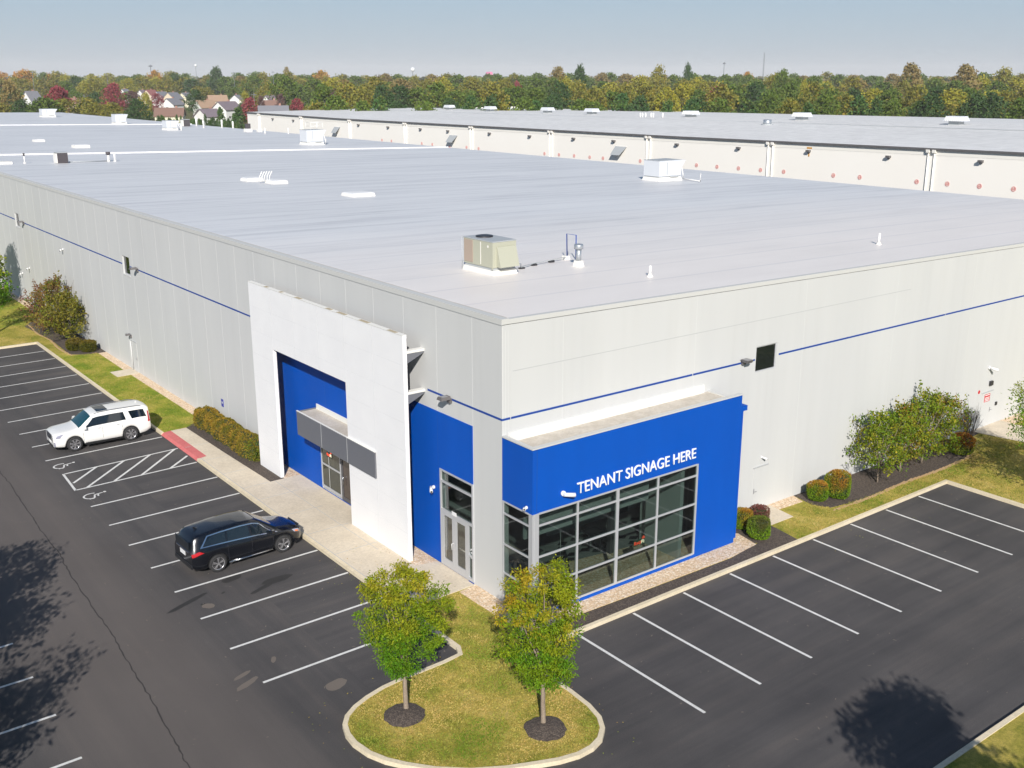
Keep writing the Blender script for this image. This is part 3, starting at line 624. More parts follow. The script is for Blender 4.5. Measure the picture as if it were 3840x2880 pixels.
q = MB(); q.box(.36, .95, YB+.3, YB+.34, 1.68, 1.95); q.build('window_poster', 'red_sign', WH)
q = MB(); q.box(.34, 1.25, YB+.28, YB+.36, 1.97, 2.03); q.box(.5, .85, YB+.29, YB+.30, 1.70, 1.79); q.build('window_poster', 'sign_yellow', WH)
MB().tube([(1.05, YB+.35, 1.2), (1.05, YB+.35, 1.42)], .06, 8).build('window_ornament', 'red_sign', WH)
MB().tube([(.5, YB+.35, 1.02), (.5, YB+.35, 1.12)], .05, 8).build('window_ornament', 'sign_purple_glow', WH)
MB().tube([(1.55, YB+.35, 1.2), (1.55, YB+.35, 1.4)], .06, 8).build('window_ornament', 'sign_yellow', WH)
# lettering
cu = bpy.data.curves.new('lettering', 'FONT'); cu.body = 'TENANT SIGNAGE HERE'; cu.extrude = .02; cu.offset = .002; cu.size = 1
to = bpy.data.objects.new('tmp_text', cu); COL.objects.link(to); bpy.context.view_layer.update()
me = bpy.data.meshes.new_from_object(to.evaluated_get(bpy.context.evaluated_depsgraph_get())); bpy.data.objects.remove(to)
xs = [v.co.x for v in me.vertices]; ys = [v.co.y for v in me.vertices]; mnx, mxx, mny, mxy = min(xs), max(xs), min(ys), max(ys)
me.transform(Matrix.Translation((2.12, YB-.02, 4.69)) @ Matrix.Rotation(math.pi/2, 4, 'X') @ Matrix.Diagonal((6.42/(mxx-mnx), .44/(mxy-mny), 1, 1)) @ Matrix.Translation((-mnx, -mny, 0)))
mat('letter_white', (.85, .85, .85), .5); me.materials.clear(); me.materials.append(MATS['letter_white'])
lo = bpy.data.objects.new('sign_lettering', me); COL.objects.link(lo); lo.parent = WH
# flush doors and signs on the plain walls
def flush_door(side, a, b2, z0, z1, hx, label=None):
    m_ = MB()
    if side == 'y': m_.box(a, b2, -.014, 0, z0, z1); hd = [(hx, -.014, 1.1), (hx, -.07, 1.1), (hx+.13, -.07, 1.1)]; t_ = MB().box(a-.06, b2+.06, -.05, 0, z1+.02, z1+.06); pl_ = MB().box(hx-.03, hx+.03, -.022, -.014, .98, 1.24)
    else: m_.box(-.014, 0, a, b2, z0, z1); hd = [(-.014, hx, 1.1), (-.07, hx, 1.1), (-.07, hx+.13, 1.1)]; t_ = MB().box(-.05, 0, a-.06, b2+.06, z1+.02, z1+.06); pl_ = MB().box(-.022, -.014, hx-.03, hx+.03, .98, 1.24)
    o = m_.build('door', 'wall_paint', WH); MB().tube(hd, .016, 6).build('handle', 'grey_plastic', o); t_.build('drip_rail', 'joint_dark', o); pl_.build('lock_plate', 'grey_plastic', o)
flush_door('y', 14.6, 15.52, .15, 2.24, 14.66); flush_door('y', 34.45, 35.55, .15, 2.22, 35.45); flush_door('x', 41.5, 42.4, .15, 2.24, 41.6)
q = MB(); q.box(34.72, 35.32, -.02, -.0145, 1.66, 2.12); sg = q.build('door_sign', 'red_sign', WH)
q = MB(); 
for z in (1.70, 1.79, 1.88, 2.03): q.box(34.78, 35.26, -.024, -.02, z, z+.05)
q.build('sign_text', 'white_plastic', sg)
MB().tube([(34.06, -.012, 2.40), (34.06, 0, 2.40)], .11, 16).build('fire_bell_sign', 'red_sign', WH)
MB().box(35.05, 35.35, -.12, 0, 2.62, 2.88).build('door_lamp', 'dark_plastic', WH); MB().box(36.02, 36.2, -.06, 0, 1.25, 1.45).build('key_box', 'dark_plastic', WH)
q = MB(); q.box(-.02, 0, 26.75, 27.05, 1.35, 1.8); sg = q.build('parking_sign', 'sign_blue', WH); MB().lathe([(0, -.021), (.07, -.021)], 0, 0, 12).build('sign_symbol', 'white_plastic', sg)
sg.children[0].rotation_euler = (0, R(90), 0); sg.children[0].location = (-.0, 26.9, 1.6)
# downpipe by the west door
q = MB(); q.tube([(-.06, 42.55, .15), (-.06, 42.55, 2.2)], .05, 8); q.build('conduit', 'wall_paint', WH)

# ------------------------------------------------------------------ cars
varied('car_white', (.78, .77, .74), (.80, .79, .76), .28, .5, coat=.8); mat('car_dark', (.002, .003, .006), .22, coat=.7); mat('car_black_trim', (.02, .02, .022), .5)
mat('auto_glass', (.006, .012, .018), .04, spec=.9); mat('auto_glass_teal', (.004, .05, .065), .05, spec=.9); mat('tyre', (.025, .025, .026), .85); mat('rim_alloy', (.62, .61, .63), .22, metal=.85)
mat('tail_red', (.45, .008, .012), .15, coat=1); mat('amber', (.8, .18, .02), .2, coat=1); mat('head_lens', (.30, .30, .38), .08, spec=.8, coat=1); mat('chrome', (.75, .77, .8), .12, metal=1); mat('plate', (.8, .8, .8), .4)
mat('roof_rack', (.25, .26, .28), .35, metal=.5)
def lerp(tab, x):
    if x <= tab[0][0]: return tab[0][1]
    for (a, va), (b2, vb) in zip(tab, tab[1:]):
        if x <= b2:
            t = (x-a)/(b2-a); return va+(vb-va)*t
    return tab[-1][1]
def sm3(tab, x, h=.10): return (lerp(tab, x-h)+2*lerp(tab, x)+lerp(tab, x+h))/4
def make_car(name, label, cat_, loc, rz, sp):
    T = thing(name, label, cat_, loc, rz, None)
    L2 = sp['L']/2; wr = sp['wheel_r']; axles = sp['axles']; W2 = sp['W']/2
    def sec(x, t, y_out=0.0):   # t 0..7 along half section from sill to roof centre
        w_ = W2*sm3(sp['plan'], x, .05); zb = sp['sill']+sm3(sp['under'], x, .05)
        for ax in axles:
            dx = abs(x-ax)
            if dx < wr+.07: zb = max(zb, math.sqrt(max((wr+.07)**2-dx*dx, 0))+wr-.01)
        belt = sm3(sp['belt'], x); top = sm3(sp['roof'], x); wt = w_*sm3(sp['topw'], x, .08)
        top = max(top, belt+.02)
        P_ = [(w_*.93, zb), (w_*.985, zb+.04*(belt-zb)), (w_, zb+.5*(belt-zb)), (w_*.985, zb+.86*(belt-zb)), (w_*.945, belt), (wt, top-.07*min(1, (top-belt)/.3+.3)), (wt*.93, top-.015), (wt*.5, top+.012), (0, top+.02)]
        i = min(int(t), len(P_)-2); f_ = t-i; y = P_[i][0]*(1-f_)+P_[i+1][0]*f_; z = P_[i][1]*(1-f_)+P_[i+1][1]*f_
        return y+y_out, z
    xs_ = [-L2+.0]; n = 90
    xs_ = [-L2+sp['L']*i/n for i in range(n+1)]
    ts = [0, .5, 1, 1.5, 2, 2.5, 3, 3.5, 4, 4.33, 4.66, 5, 5.5, 6, 6.5, 7, 7.5, 8]
    b_ = MB(); rows = []
    for x in xs_:
        half = [(x,)+sec(x, t) for t in ts]; rows.append([(x, -y, z) for x_, y, z in half]+[(x, y, z) for x_, y, z in reversed(half[:-1])])
    b_.grid(rows, 0, True)
    b_.poly(rows[0][::-1], 0); b_.poly(rows[-1], 0)
    b_.box(-L2+.25, L2-.3, -W2*.80, W2*.80, sp['sill']+.04, sp['sill']+.3, 1)
    for ax in axles:
        for s in (-1, 1): b_.box(ax-wr-.05, ax+wr+.05, s*W2*.55, s*W2*.86, sp['sill'], wr*2+.12, 1)
    body = b_.build('body', [sp['paint'], 'car_black_trim'], T, local=True)
    def patch(name_, quad, m_, off=.008, sides=(-1, 1), par=T, nx=8, nt=4):
        (xa, ta), (xb, tb), (xc, tc), (xd, td) = quad      # bottom-front, bottom-rear, top-rear, top-front
        for s in sides:
            g_ = MB(); rows_ = []
            for j in range(nt+1):
                v = j/nt; row = []
                for i in range(nx+1):
                    u = i/nx; x = (xa*(1-u)+xb*u)*(1-v)+(xd*(1-u)+xc*u)*v; t = (ta*(1-u)+tb*u)*(1-v)+(td*(1-u)+tc*u)*v
                    y, z = sec(x, t); row.append((x, s*(y+off), z+off*.35))
                rows_.append(row)
            g_.grid(rows_, 0, True, flip=(s > 0)); g_.build(name_, m_, par, local=True)
    def top_patch(name_, x0, x1, w0, w1, m_, off=.01, nx=8, ny=10):
        g_ = MB(); rows_ = []
        for i in range(nx+1):
            x = x0+(x1-x0)*i/nx; ww = w0+(w1-w0)*i/nx; row = []
            for j in range(ny+1):
                s = -1+2*j/ny; t = 8-abs(s)*ww; y, z = sec(x, t); row.append((x+off*.4, math.copysign(y, s) if abs(s) > 1e-6 else 0, z+off))
            rows_.append(row)
        g_.grid(rows_, 0, True); return g_.build(name_, m_, T, local=True)
    for q in sp['side_windows']: patch('side_window', q, sp['glass_side'])
    top_patch('windshield', *sp['wind'], sp['glass_front'], .012); 
    if 'rearw' in sp: top_patch('rear_window', *sp['rearw'], sp['glass_side'], .012)
    if 'sunroof' in sp: top_patch('sunroof', *sp['sunroof'], 'auto_glass', .012)
    for q in sp['head']: patch('headlight', q, 'head_lens', .012)
    for q in sp.get('amber', []): patch('indicator', q, 'amber', .014)
    for q in sp['tail']: patch('tail_light', q, 'tail_red', .014)
    for q in sp.get('trim', []): patch('side_trim', q, sp.get('trim_mat', 'chrome'), .012)
    for q in sp.get('lowtrim', []): patch('lower_cladding', q, 'car_black_trim', .006)
    for q in sp['seams']: patch('door_seam', ((q, .6), (q-.012, .6), (q-.012, 3.95), (q, 3.95)), 'car_black_trim', .004)
    for q in sp['handles']:
        y, z = sec(q, 3.35)
        for s in (-1, 1): MB().tube([(q+.09, s*(y+.005), z), (q+.05, s*(y+.03), z+.004), (q-.05, s*(y+.03), z+.004), (q-.09, s*(y+.005), z)], .013, 6).build('door_handle', sp['handle_mat'], T, local=True)
    for ax in axles:      # wheels
        for s in (-1, 1):
            yo = s*(W2-.015); yi = s*(W2-.27)
            t_ = MB(); t_.lathe([(wr*.62, yi), (wr*.93, yi), (wr, yi+s*.04), (wr, yo-s*.04), (wr*.95, yo-s*.008), (wr*.74, yo), (wr*.70, yo-s*.02), (wr*.62, yo-s*.05)], ax, wr, 36, axis='y')
            ty = t_.build('wheel', 'tyre', T, local=True)
            r_ = MB(); r_.lathe([(wr*.71, yo-s*.015), (wr*.66, yo-s*.012), (wr*.64, yo-s*.05)], ax, wr, 36, axis='y'); r_.lathe([(wr*.13, yo-s*.012), (.001, yo-s*.008)], ax, wr, 16, axis='y')
            for k in range(sp['spokes']):
                for dd in sp['spoke_d']:
                    a0 = 2*math.pi*k/sp['spokes']+.3; c0 = Vector((ax+wr*.10*math.cos(a0), yo-s*.014, wr+wr*.10*math.sin(a0))); c1 = Vector((ax+wr*.67*math.cos(a0+dd), yo-s*.016, wr+wr*.67*math.sin(a0+dd)))
                    d_ = (c1-c0).normalized(); n_ = Vector((d_.z, 0, -d_.x)); wa, wb_ = wr*.055, wr*sp['spoke_w']; dep = Vector((0, -s*.03, 0))
                    r_.hexa([tuple(q) for q in (c0-n_*wa+dep, c1-n_*wb_+dep, c1+n_*wb_+dep, c0+n_*wa+dep, c0-n_*wa, c1-n_*wb_, c1+n_*wb_, c0+n_*wa)])
            r_.build('rim', 'rim_alloy', ty, local=True)
            MB().lathe([(wr*.64, yo-s*.06), (.001, yo-s*.06)], ax, wr, 24, axis='y').build('brake_disc', 'car_black_trim', ty, local=True)
    for s in (-1, 1):   # mirrors
        x = sp['mirror']; y, z = sec(x, 4.05); m_ = MB(); m_.hexa([(x-.06, s*(y+.10), z+.02), (x+.08, s*(y+.08), z+.02), (x+.10, s*(y+.27), z+.04), (x-.06, s*(y+.28), z+.04), (x-.06, s*(y+.09), z+.17), (x+.06, s*(y+.09), z+.16), (x+.06, s*(y+.25), z+.18), (x-.06, s*(y+.26), z+.19)])
        m_.tube([(x, s*(y-.02), z+.03), (x, s*(y+.12), z+.06)], .025, 6); m_.build('wing_mirror', sp['paint'], T, local=True)
    for s in (-1, 1):
        if not sp['rails']: break
        r_ = MB(); pts_ = [(x, s*(sec(x, 6)[0]), sec(x, 6)[1]+(.045 if 0 < i < 9 else 0)) for i, x in enumerate([sp['rails'][0]+(sp['rails'][1]-sp['rails'][0])*k/9 for k in range(10)])]
        r_.tube(pts_, .02, 6); r_.build('roof_rail', 'roof_rack', T, local=True)
    sp['extra'](T, sec, L2, W2, patch)
    return T
def esc_extra(T, sec, L2, W2, patch):
    q = MB(); q.box(L2-.02, L2+.015, -.52, .52, .66, 1.02); G = q.build('grille', 'car_black_trim', T, local=True)
    q = MB()
    for z in (.70, .77, .84, .91, .98): q.box(L2+.015, L2+.025, -.50, .50, z-.012, z+.012)
    q.box(L2+.015, L2+.028, -.53, -.49, .66, 1.02); q.box(L2+.015, L2+.028, .49, .53, .66, 1.02); q.build('grille_bar', 'chrome', G, local=True)
    MB().box(L2-.015, L2+.012, -.62, .62, .30, .44).build('air_intake', 'car_black_trim', T, local=True)
    MB().box(L2+.0, L2+.02, -.17, .17, .50, .61).build('number_plate', 'plate', T, local=True)
    for s in (-1, 1): MB().box(L2-.09, L2-.005, s*.70, s*.86, .42, .66).build('fog_light', 'head_lens', T, local=True)
    for s in (-1, 1): MB().box(-1.0, 1.0, s*(W2-.16), s*(W2-.02), .26, .31).build('running_board', 'car_black_trim', T, local=True)
    MB().box(-L2+.0, -L2-.012, -.6, .6, 1.15, 1.65).build('rear_window', 'auto_glass', T, local=True)
    MB().tube([(-2.1, .0, 1.9), (-2.2, 0, 1.94)], .03, 6).build('antenna', 'car_white', T, local=True)
esc = dict(L=5.2, W=2.05, sill=.33, wheel_r=.405, axles=(1.56, -1.46), paint='car_white', glass_side='auto_glass', glass_front='auto_glass_teal', rails=(.35, -2.2), mirror=1.0, spokes=7, spoke_d=(-.0,), spoke_w=.15, handle_mat='chrome',
    plan=[(-2.6, .91), (-2.5, .955), (-2.2, .985), (0, 1), (1.9, .985), (2.35, .94), (2.52, .86), (2.6, .76)], under=[(-2.6, .18), (-2.3, .04), (-2, 0), (2.1, 0), (2.6, .05)],
    belt=[(-2.6, 1.10), (-2, 1.17), (1.0, 1.16), (1.3, 1.13), (2.3, 1.07), (2.6, .98)],
    roof=[(-2.6, 1.70), (-2.48, 1.82), (-2.2, 1.87), (-.5, 1.90), (.30, 1.87), (.55, 1.80), (1.30, 1.23), (1.5, 1.19), (2.3, 1.12), (2.52, 1.06), (2.6, 1.0)],
    topw=[(-2.6, .72), (-2, .76), (.5, .745), (1.25, .86), (2.6, .84)],
    side_windows=[((1.10, 4.12), (-1.28, 4.15), (-1.18, 4.82), (.46, 4.82)), ((-1.60, 4.15), (-2.42, 4.2), (-2.30, 4.82), (-1.46, 4.82))],
    wind=(1.26, .56, 2.75, 2.6), sunroof=(.15, -.45, 1.4, 1.4), head=[((2.50, 2.7), (2.28, 2.6), (2.05, 3.8), (2.42, 3.7))], tail=[((-2.45, 2.7), (-2.585, 2.7), (-2.57, 4.7), (-2.50, 4.7))],
    trim=[((1.0, .9), (-.95, .9), (-.95, 1.02), (1.0, 1.08))], seams=(1.08, .05, -1.02), handles=(.22, -.82), lowtrim=[((1.05, 0), (-.95, 0), (-.95, .35), (1.05, .35))], extra=esc_extra)
make_car('parked_car', 'white full size sport utility vehicle parked nose out beside the grass strip', 'car', (-6.42, 29.12, 0), math.pi+R(-1.5), esc)
def pil_extra(T, sec, L2, W2, patch):
    MB().box(L2-.03, L2+.012, -.45, .45, .62, .86).build('grille', 'car_black_trim', T, local=True)
    q = MB(); q.box(L2+.012, L2+.024, -.48, .48, .82, .88); q.build('chrome_bar', 'chrome', T, local=True)
    q = MB(); q.box(-L2-.012, -L2+.01, -.66, .66, 1.15, 1.50); q.build('rear_window', 'auto_glass', T, local=True)
    MB().box(-L2-.022, -L2-.01, -.25, .25, .82, 1.0).build('number_plate', 'plate', T, local=True)
    q = MB(); q.box(-L2-.03, -L2+.02, -.85, .85, .38, .55); q.build('bumper_insert', 'car_black_trim', T, local=True)
    MB().box(-L2-.02, -L2+.0, -.62, .62, 1.03, 1.08).build('chrome_bar', 'chrome', T, local=True)
    for s in (-1, 1): MB().tube([(-1.0, s*(W2-.03), .30), (1.0, s*(W2-.03), .30)], .028, 6).build('running_board', 'chrome', T, local=True)
    MB().hexa([(-2.0, -.02, 1.75), (-1.85, -.02, 1.76), (-1.85, .02, 1.76), (-2.0, .02, 1.75), (-2.05, -.005, 1.83), (-2.0, -.005, 1.84), (-2.0, .005, 1.84), (-2.05, .005, 1.83)]).build('antenna', 'car_dark', T, local=True)
pil = dict(L=5.05, W=2.02, sill=.30, wheel_r=.385, axles=(1.52, -1.46), paint='car_dark', glass_side='auto_glass', glass_front='auto_glass', rails=None, mirror=.98, spokes=5, spoke_d=(-.13, .13), spoke_w=.05, handle_mat='car_dark',
    plan=[(-2.53, .84), (-2.42, .92), (-2.1, .98), (0, 1), (1.8, .98), (2.2, .92), (2.4, .80), (2.53, .60)], under=[(-2.53, .12), (-2.3, .02), (-2, 0), (2.0, 0), (2.53, .05)],
    belt=[(-2.53, 1.02), (-2.2, 1.13), (-1, 1.10), (1.0, 1.04), (1.4, 1.02), (2.2, .92), (2.53, .78)],
    roof=[(-2.53, 1.32), (-2.38, 1.58), (-2.15, 1.70), (-1.2, 1.77), (-.3, 1.79), (.25, 1.76), (.5, 1.69), (1.30, 1.16), (1.5, 1.11), (2.1, 1.00), (2.4, .90), (2.53, .80)],
    topw=[(-2.53, .70), (-2, .72), (.3, .72), (1.2, .85), (2.53, .80)],
    side_windows=[((1.12, 4.15), (.14, 4.15), (.14, 4.85), (.45, 4.85)), ((.02, 4.15), (-.95, 4.15), (-.92, 4.85), (.02, 4.85)), ((-1.04, 4.15), (-2.05, 4.3), (-1.65, 4.85), (-1.0, 4.85))],
    wind=(1.26, .50, 2.7, 2.6), head=[((2.36, 2.6), (2.05, 2.8), (1.95, 3.8), (2.32, 3.8))], amber=[((2.30, 2.7), (2.12, 2.8), (2.08, 3.3), (2.28, 3.2))], tail=[((-2.02, 3.0), (-2.515, 2.75), (-2.515, 3.95), (-2.22, 3.9))],
    trim=[((1.22, 4.03), (-2.12, 4.18), (-2.14, 4.24), (1.22, 4.10)), ((.55, 4.88), (-1.75, 4.88), (-1.75, 4.95), (.5, 4.95)), ((-1.72, 4.95), (-1.78, 4.95), (-2.16, 4.18), (-2.08, 4.18)), ((.62, 4.9), (.5, 4.92), (1.22, 4.05), (1.30, 4.06))],
    seams=(1.06, .08, -.98), handles=(.24, -.80), lowtrim=[((1.05, 0), (-.98, 0), (-.98, .6), (1.05, .6))], extra=pil_extra)
make_car('parked_car', 'black sport utility vehicle parked nose in at the entrance sidewalk', 'car', (-6.18, 10.42, 0), R(2.2), pil)

# ------------------------------------------------------------------ rooftop equipment and fittings
mat('unit_beige', (.42, .42, .33), .5); mat('unit_tan', (.38, .30, .24), .6); mat('unit_white', (.62, .64, .67), .5); mat('unit_grey', (.40, .42, .43), .5); mat('curb_white', (.76, .74, .69), .6); mat('coil_dark', (.07, .06, .065), .6); mat('pipe_white', (.84, .83, .80), .5)
zroof = lambda x: 11.3-.0175*x
def skirt(mb, x0, x1, y0, y1, h, mi=0, fl=.12):
    zb = min(zroof(x0), zroof(x1))-.03; zt = max(zroof(x0), zroof(x1))+h
    mb.hexa([(x0-fl, y0-fl, zb), (x1+fl, y0-fl, zb), (x1+fl, y1+fl, zb), (x0-fl, y1+fl, zb), (x0, y0, zt), (x1, y0, zt), (x1, y1, zt), (x0, y1, zt)], mi); return zt
t = thing('rooftop_unit', 'beige rooftop air conditioner with a black fan on the near roof corner', 'rooftop unit', (6.0, 8.7, 11.2))
x0, x1, y0, y1 = 5.32, 6.62, 7.72, 9.95; q = MB(); zt = skirt(q, x0, x1, y0, y1, .2, fl=.06); q.build('roof_curb', 'curb_white', t)
q = MB(); q.box(x0+.04, x1-.04, y0+.04, y1-.04, zt, zt+.12); q.build('base_rail', 'unit_grey', t)
q = MB(); q.box(x0, x1, y0, y1, zt+.12, zt+1.26); q.box(x0-.015, x0, y0, y0+.10, zt+.05, zt+1.26); cab = q.build('cabinet', 'unit_beige', t)
q = MB(); q.box(x0-.02, x0, y1-.72, y1-.05, zt+.2, zt+1.2); q.build('coil_panel', 'unit_tan', t)
q = MB(); q.box(x0-.012, x0, 8.62, 8.65, zt+.2, zt+1.2); q.box(x0-.014, x0, 8.05, 8.12, zt+1.0, zt+1.1); q.build('access_panel_trim', 'curb_white', t)
q = MB(); q.box(x0-.02, x1+.02, y0-.02, y1+.02, zt+1.26, zt+1.30); q.build('lid', 'unit_grey', t)
q = MB(); q.lathe([(.40, zt+1.30), (.40, zt+1.35), (.36, zt+1.36), (.02, zt+1.34)], 5.98, 9.25, 24); q.build('fan', 'dark_plastic', t)
q = MB(); q.hexa([(x0+.2, y0-.32, zt+.16), (x1-.05, y0-.32, zt+.16), (x1-.05, y0, zt+.16), (x0+.2, y0, zt+.16), (x0+.2, y0-.06, zt+1.05), (x1-.05, y0-.06, zt+1.05), (x1-.05, y0, zt+1.05), (x0+.2, y0, zt+1.05)]); q.build('intake_hood', 'unit_beige', t)
q = MB(); q.tube([(5.24, 9.98, 11.15), (5.24, 9.98, 12.75)], .02, 6); q.build('corner_pipe', 'unit_grey', t)
t = thing('gas_line', 'thin gas pipe running across the roof from the beige unit', 'pipe', (8.9, 9.0, 11.14))
q = MB(); q.tube([(6.9, 8.3, 11.42), (7.5, 8.5, 11.40), (7.5, 8.5, 11.25), (8.6, 8.9, 11.26), (11.2, 9.5, 11.22), (11.2, 9.5, 11.5)], .028, 6); q.build('pipe', 'unit_grey', t)
for p in ((7.55, 8.5), (8.6, 8.9), (9.9, 9.2)): MB().box(p[0]-.14, p[0]+.14, p[1]-.08, p[1]+.08, 11.12, 11.23).build('support_block', 'dark_plastic', t)
t = thing('flue', 'galvanised flue with a round cap standing beside the gas pipe', 'flue', (10.2, 7.6, 11.12))
q = MB(); skirt(q, 10.08, 10.38, 7.45, 7.75, .28, fl=.05); q.build('base_box', 'curb_white', t)
MB().tube([(10.23, 7.6, 11.38), (10.23, 7.6, 11.95)], .13, 16).build('pipe', 'galvanised', t)
MB().lathe([(.13, 11.93), (.22, 11.95), (.22, 12.13), (.19, 12.17), (.01, 12.2)], 10.23, 7.6, 20).build('cap', 'galvanised', t)
t = thing('conduit_riser', 'bent blue grey conduit riser on the roof next to the round flue', 'pipe', (11.3, 9.45, 11.1))
MB().tube([(11.15, 9.5, 11.1), (11.15, 9.55, 12.35), (11.45, 9.2, 12.3), (11.45, 9.2, 11.15)], .03, 6).build('conduit', 'stripe_blue', t); q = MB(); skirt(q, 11.0, 11.25, 9.45, 9.7, .18, fl=.04); q.build('pitch_pocket', 'curb_white', t)
def vent_pipe(x, y, h, label, group=None, r=.06, capd=False):
    t = thing('vent_pipe', label, 'vent pipe', (x, y, zroof(x)), group=group)
    MB().lathe([(.16, zroof(x)-.02), (.15, zroof(x)+.03), (r+.03, zroof(x)+.10), (r+.02, zroof(x)+.16)], x, y, 12).build('flashing', 'curb_white', t)
    MB().tube([(x, y, zroof(x)), (x, y, zroof(x)+h)], r, 10).build('pipe', 'pipe_white', t)
    if capd: MB().tube([(x, y, zroof(x)+h), (x, y, zroof(x)+h+.28)], r*1.9, 10).build('cap', 'coil_dark', t)
    return t
vent_pipe(11.07, 3.7, .5, 'short white vent pipe nearest the south parapet, beyond the beige unit'); vent_pipe(*on_roof(1898*1.736, 528*1.736)[:2], .62, 'white vent pipe alone near the right edge of the roof')
def condenser(name, label, x0, x1, y0, y1, h, hood=True, rail=False, gas=None):
    t = thing(name, label, 'rooftop unit', ((x0+x1)/2, (y0+y1)/2, zroof(x0)))
    q = MB(); zt = skirt(q, x0, x1, y0, y1, .32); q.build('roof_curb', 'curb_white', t)
    q = MB(); q.box(x0+.06, x1-.06, y0+.06, y1-.06, zt, zt+.09); q.build('base_rail', 'unit_grey', t)
    q = MB(); q.box(x0, x1, y0, y1, zt+.09, zt+h); q.build('cabinet', 'unit_white', t)
    if hood:
        q = MB(); e = (x1-x0)*.2; q.hexa([(x1, y0+.03, zt+h*.45), (x1+.02, y0+.03, zt+h*.45), (x1+.02, y1-.03, zt+h*.45), (x1, y1-.03, zt+h*.45), (x1, y0+.03, zt+h), (x1+e, y0+.03, zt+h*.98), (x1+e, y1-.03, zt+h*.98), (x1, y1-.03, zt+h)]); q.build('intake_hood', 'unit_white', t)
    q = MB(); q.box(x0-.02, x1+.02, y0-.02, y1+.02, zt+h, zt+h+.04); q.build('lid', 'unit_grey', t)
    q = MB(); q.box(x0+.35*(x1-x0), x0+.38*(x1-x0), y0-.01, y0, zt+.2, zt+h-.15); q.box(x1-.5*(x1-x0), x1-.15*(x1-x0), y0-.15, y0, zt+.0, zt+.12); q.build('panel_seam', 'unit_grey', t)
    if rail:
        q = MB()
        for zz in (zt+h+.5, zt+h+1.0): q.tube([(x0+.9, y0+.3, zz), (x1+.1, y0+.3, zz), (x1+.1, y1-.2, zz), (x0+.9, y1-.2, zz), (x0+.9, y0+.3, zz)], .02, 5)
        for a, b2 in ((x0+.9, y0+.3), (x1+.1, y0+.3), (x1+.1, y1-.2), (x0+.9, y1-.2), ((x0+x1)/2+.5, y0+.3)): q.tube([(a, b2, zt+h), (a, b2, zt+h+1.0)], .025, 5)
        q.build('guard_rail', 'pipe_white', t)
    if gas:
        q = MB(); q.tube([(x1+.2, y0+.1, zt+h*.5), (x1+.4, y0+.1, zt+.1), (x1+.4, y0+.1, zt-.25), (gas[0], gas[1], zroof(gas[0])+.15), (gas[0], gas[1], zroof(gas[0])+.85)], .05, 6); q.build('gas_pipe', 'pipe_white', t)
condenser('rooftop_unit', 'large white rooftop unit with pipes, nearest the cream warehouse wall', 48.3, 51.2, 40.2, 42.2, 1.5, gas=(50.6, 37.2))
condenser('rooftop_unit', 'white rooftop unit with a guard rail, just behind the nearer roof joint', 47.4, 50.0, 108.6, 110.7, 1.7, rail=True, gas=(50.0, 107.9))
condenser('rooftop_unit', 'white rooftop unit with a flared hood at the far left end of the roof', 46.9, 49.9, 245, 247.5, 1.5)
condenser('rooftop_unit', 'white rooftop unit straddling the far roof joint at its middle', 48.1, 50.3, 194.4, 196.8, 1.6)
condenser('rooftop_unit', 'white rooftop unit near the dark box and pipes on the far joint', 47.2, 49.2, 163.0, 165.2, 1.3, hood=True, gas=(49.6, 162.6))
def dark_box(x, y, s, label):
    t = thing('condenser', label, 'condenser', (x, y, zroof(x))); q = MB(); q.box(x-s*.62, x-s*.5, y-s*.5, y+s*.5, zroof(x)+.05, zroof(x)+s*.95); q.build('side_panel', 'curb_white', t)
    q = MB(); q.box(x-s*.5, x+s*.5, y-s*.5, y+s*.5, zroof(x)+.02, zroof(x)+s*1.0); c_ = q.build('coil', 'coil_dark', t); q = MB(); q.box(x-s*.52, x+s*.52, y-s*.52, y+s*.52, zroof(x)+s, zroof(x)+s*1.06); q.build('lid', 'unit_grey', t)
dark_box(8.4, 86.6, 1.05, 'dark brown cube of an air conditioner condenser in front of the nearer roof joint'); dark_box(57.2, 180, 1.3, 'small dark box at the right end of the far roof joint')
# conduit run on the roof behind the dark condenser
tag(MB().tube([(9.1, 86.5, 11.22), (13.2, 87.2, 11.12)], .05, 6).build('conduit_run', 'unit_grey'), 'thin dark conduit lying on the roof from the brown condenser', 'pipe')
def skylight(x0, x1, y0, y1, label, louv=False, h=.22):
    t = thing('skylight', label, 'roof hatch', ((x0+x1)/2, (y0+y1)/2, zroof(x0)))
    q = MB(); zt = skirt(q, x0, x1, y0, y1, h, fl=.04); q.build('hatch_curb', 'curb_white', t)
    q = MB(); q.hexa([(x0, y0, zt), (x1, y0, zt), (x1, y1, zt), (x0, y1, zt), (x0+.15, y0+.15, zt+.06), (x1-.15, y0+.15, zt+.06), (x1-.15, y1-.15, zt+.06), (x0+.15, y1-.15, zt+.06)]); q.build('lid', 'roof_joint', t)
    if louv:
        for k in range(5):
            q = MB(); xx = x0-.55+k*.23; q.tube([(xx, y1-.1, zt-.1), (xx+.03, y1-.1, zt+.35), (xx+.16, y1-.3, zt+.75)], .045, 6); q.build('bent_pipe', 'pipe_white', t)
skylight(15.7, 17.2, 57.3, 58.6, 'low white roof hatch left of the row of bent pipes'); skylight(16.6, 17.9, 54.0, 55.6, 'low white roof hatch with a row of bent white pipes', True)
skylight(17.0, 18.9, 41.2, 42.9, 'wide low white roof hatch alone in the middle of the roof', h=.2); skylight(17.2, 19.0, 113.0, 114.6, 'low white roof hatch just behind the nearer roof joint', h=.3); skylight(16.6, 17.9, 130, 131.4, 'far low roof hatch with a small dome on its left', h=.25)
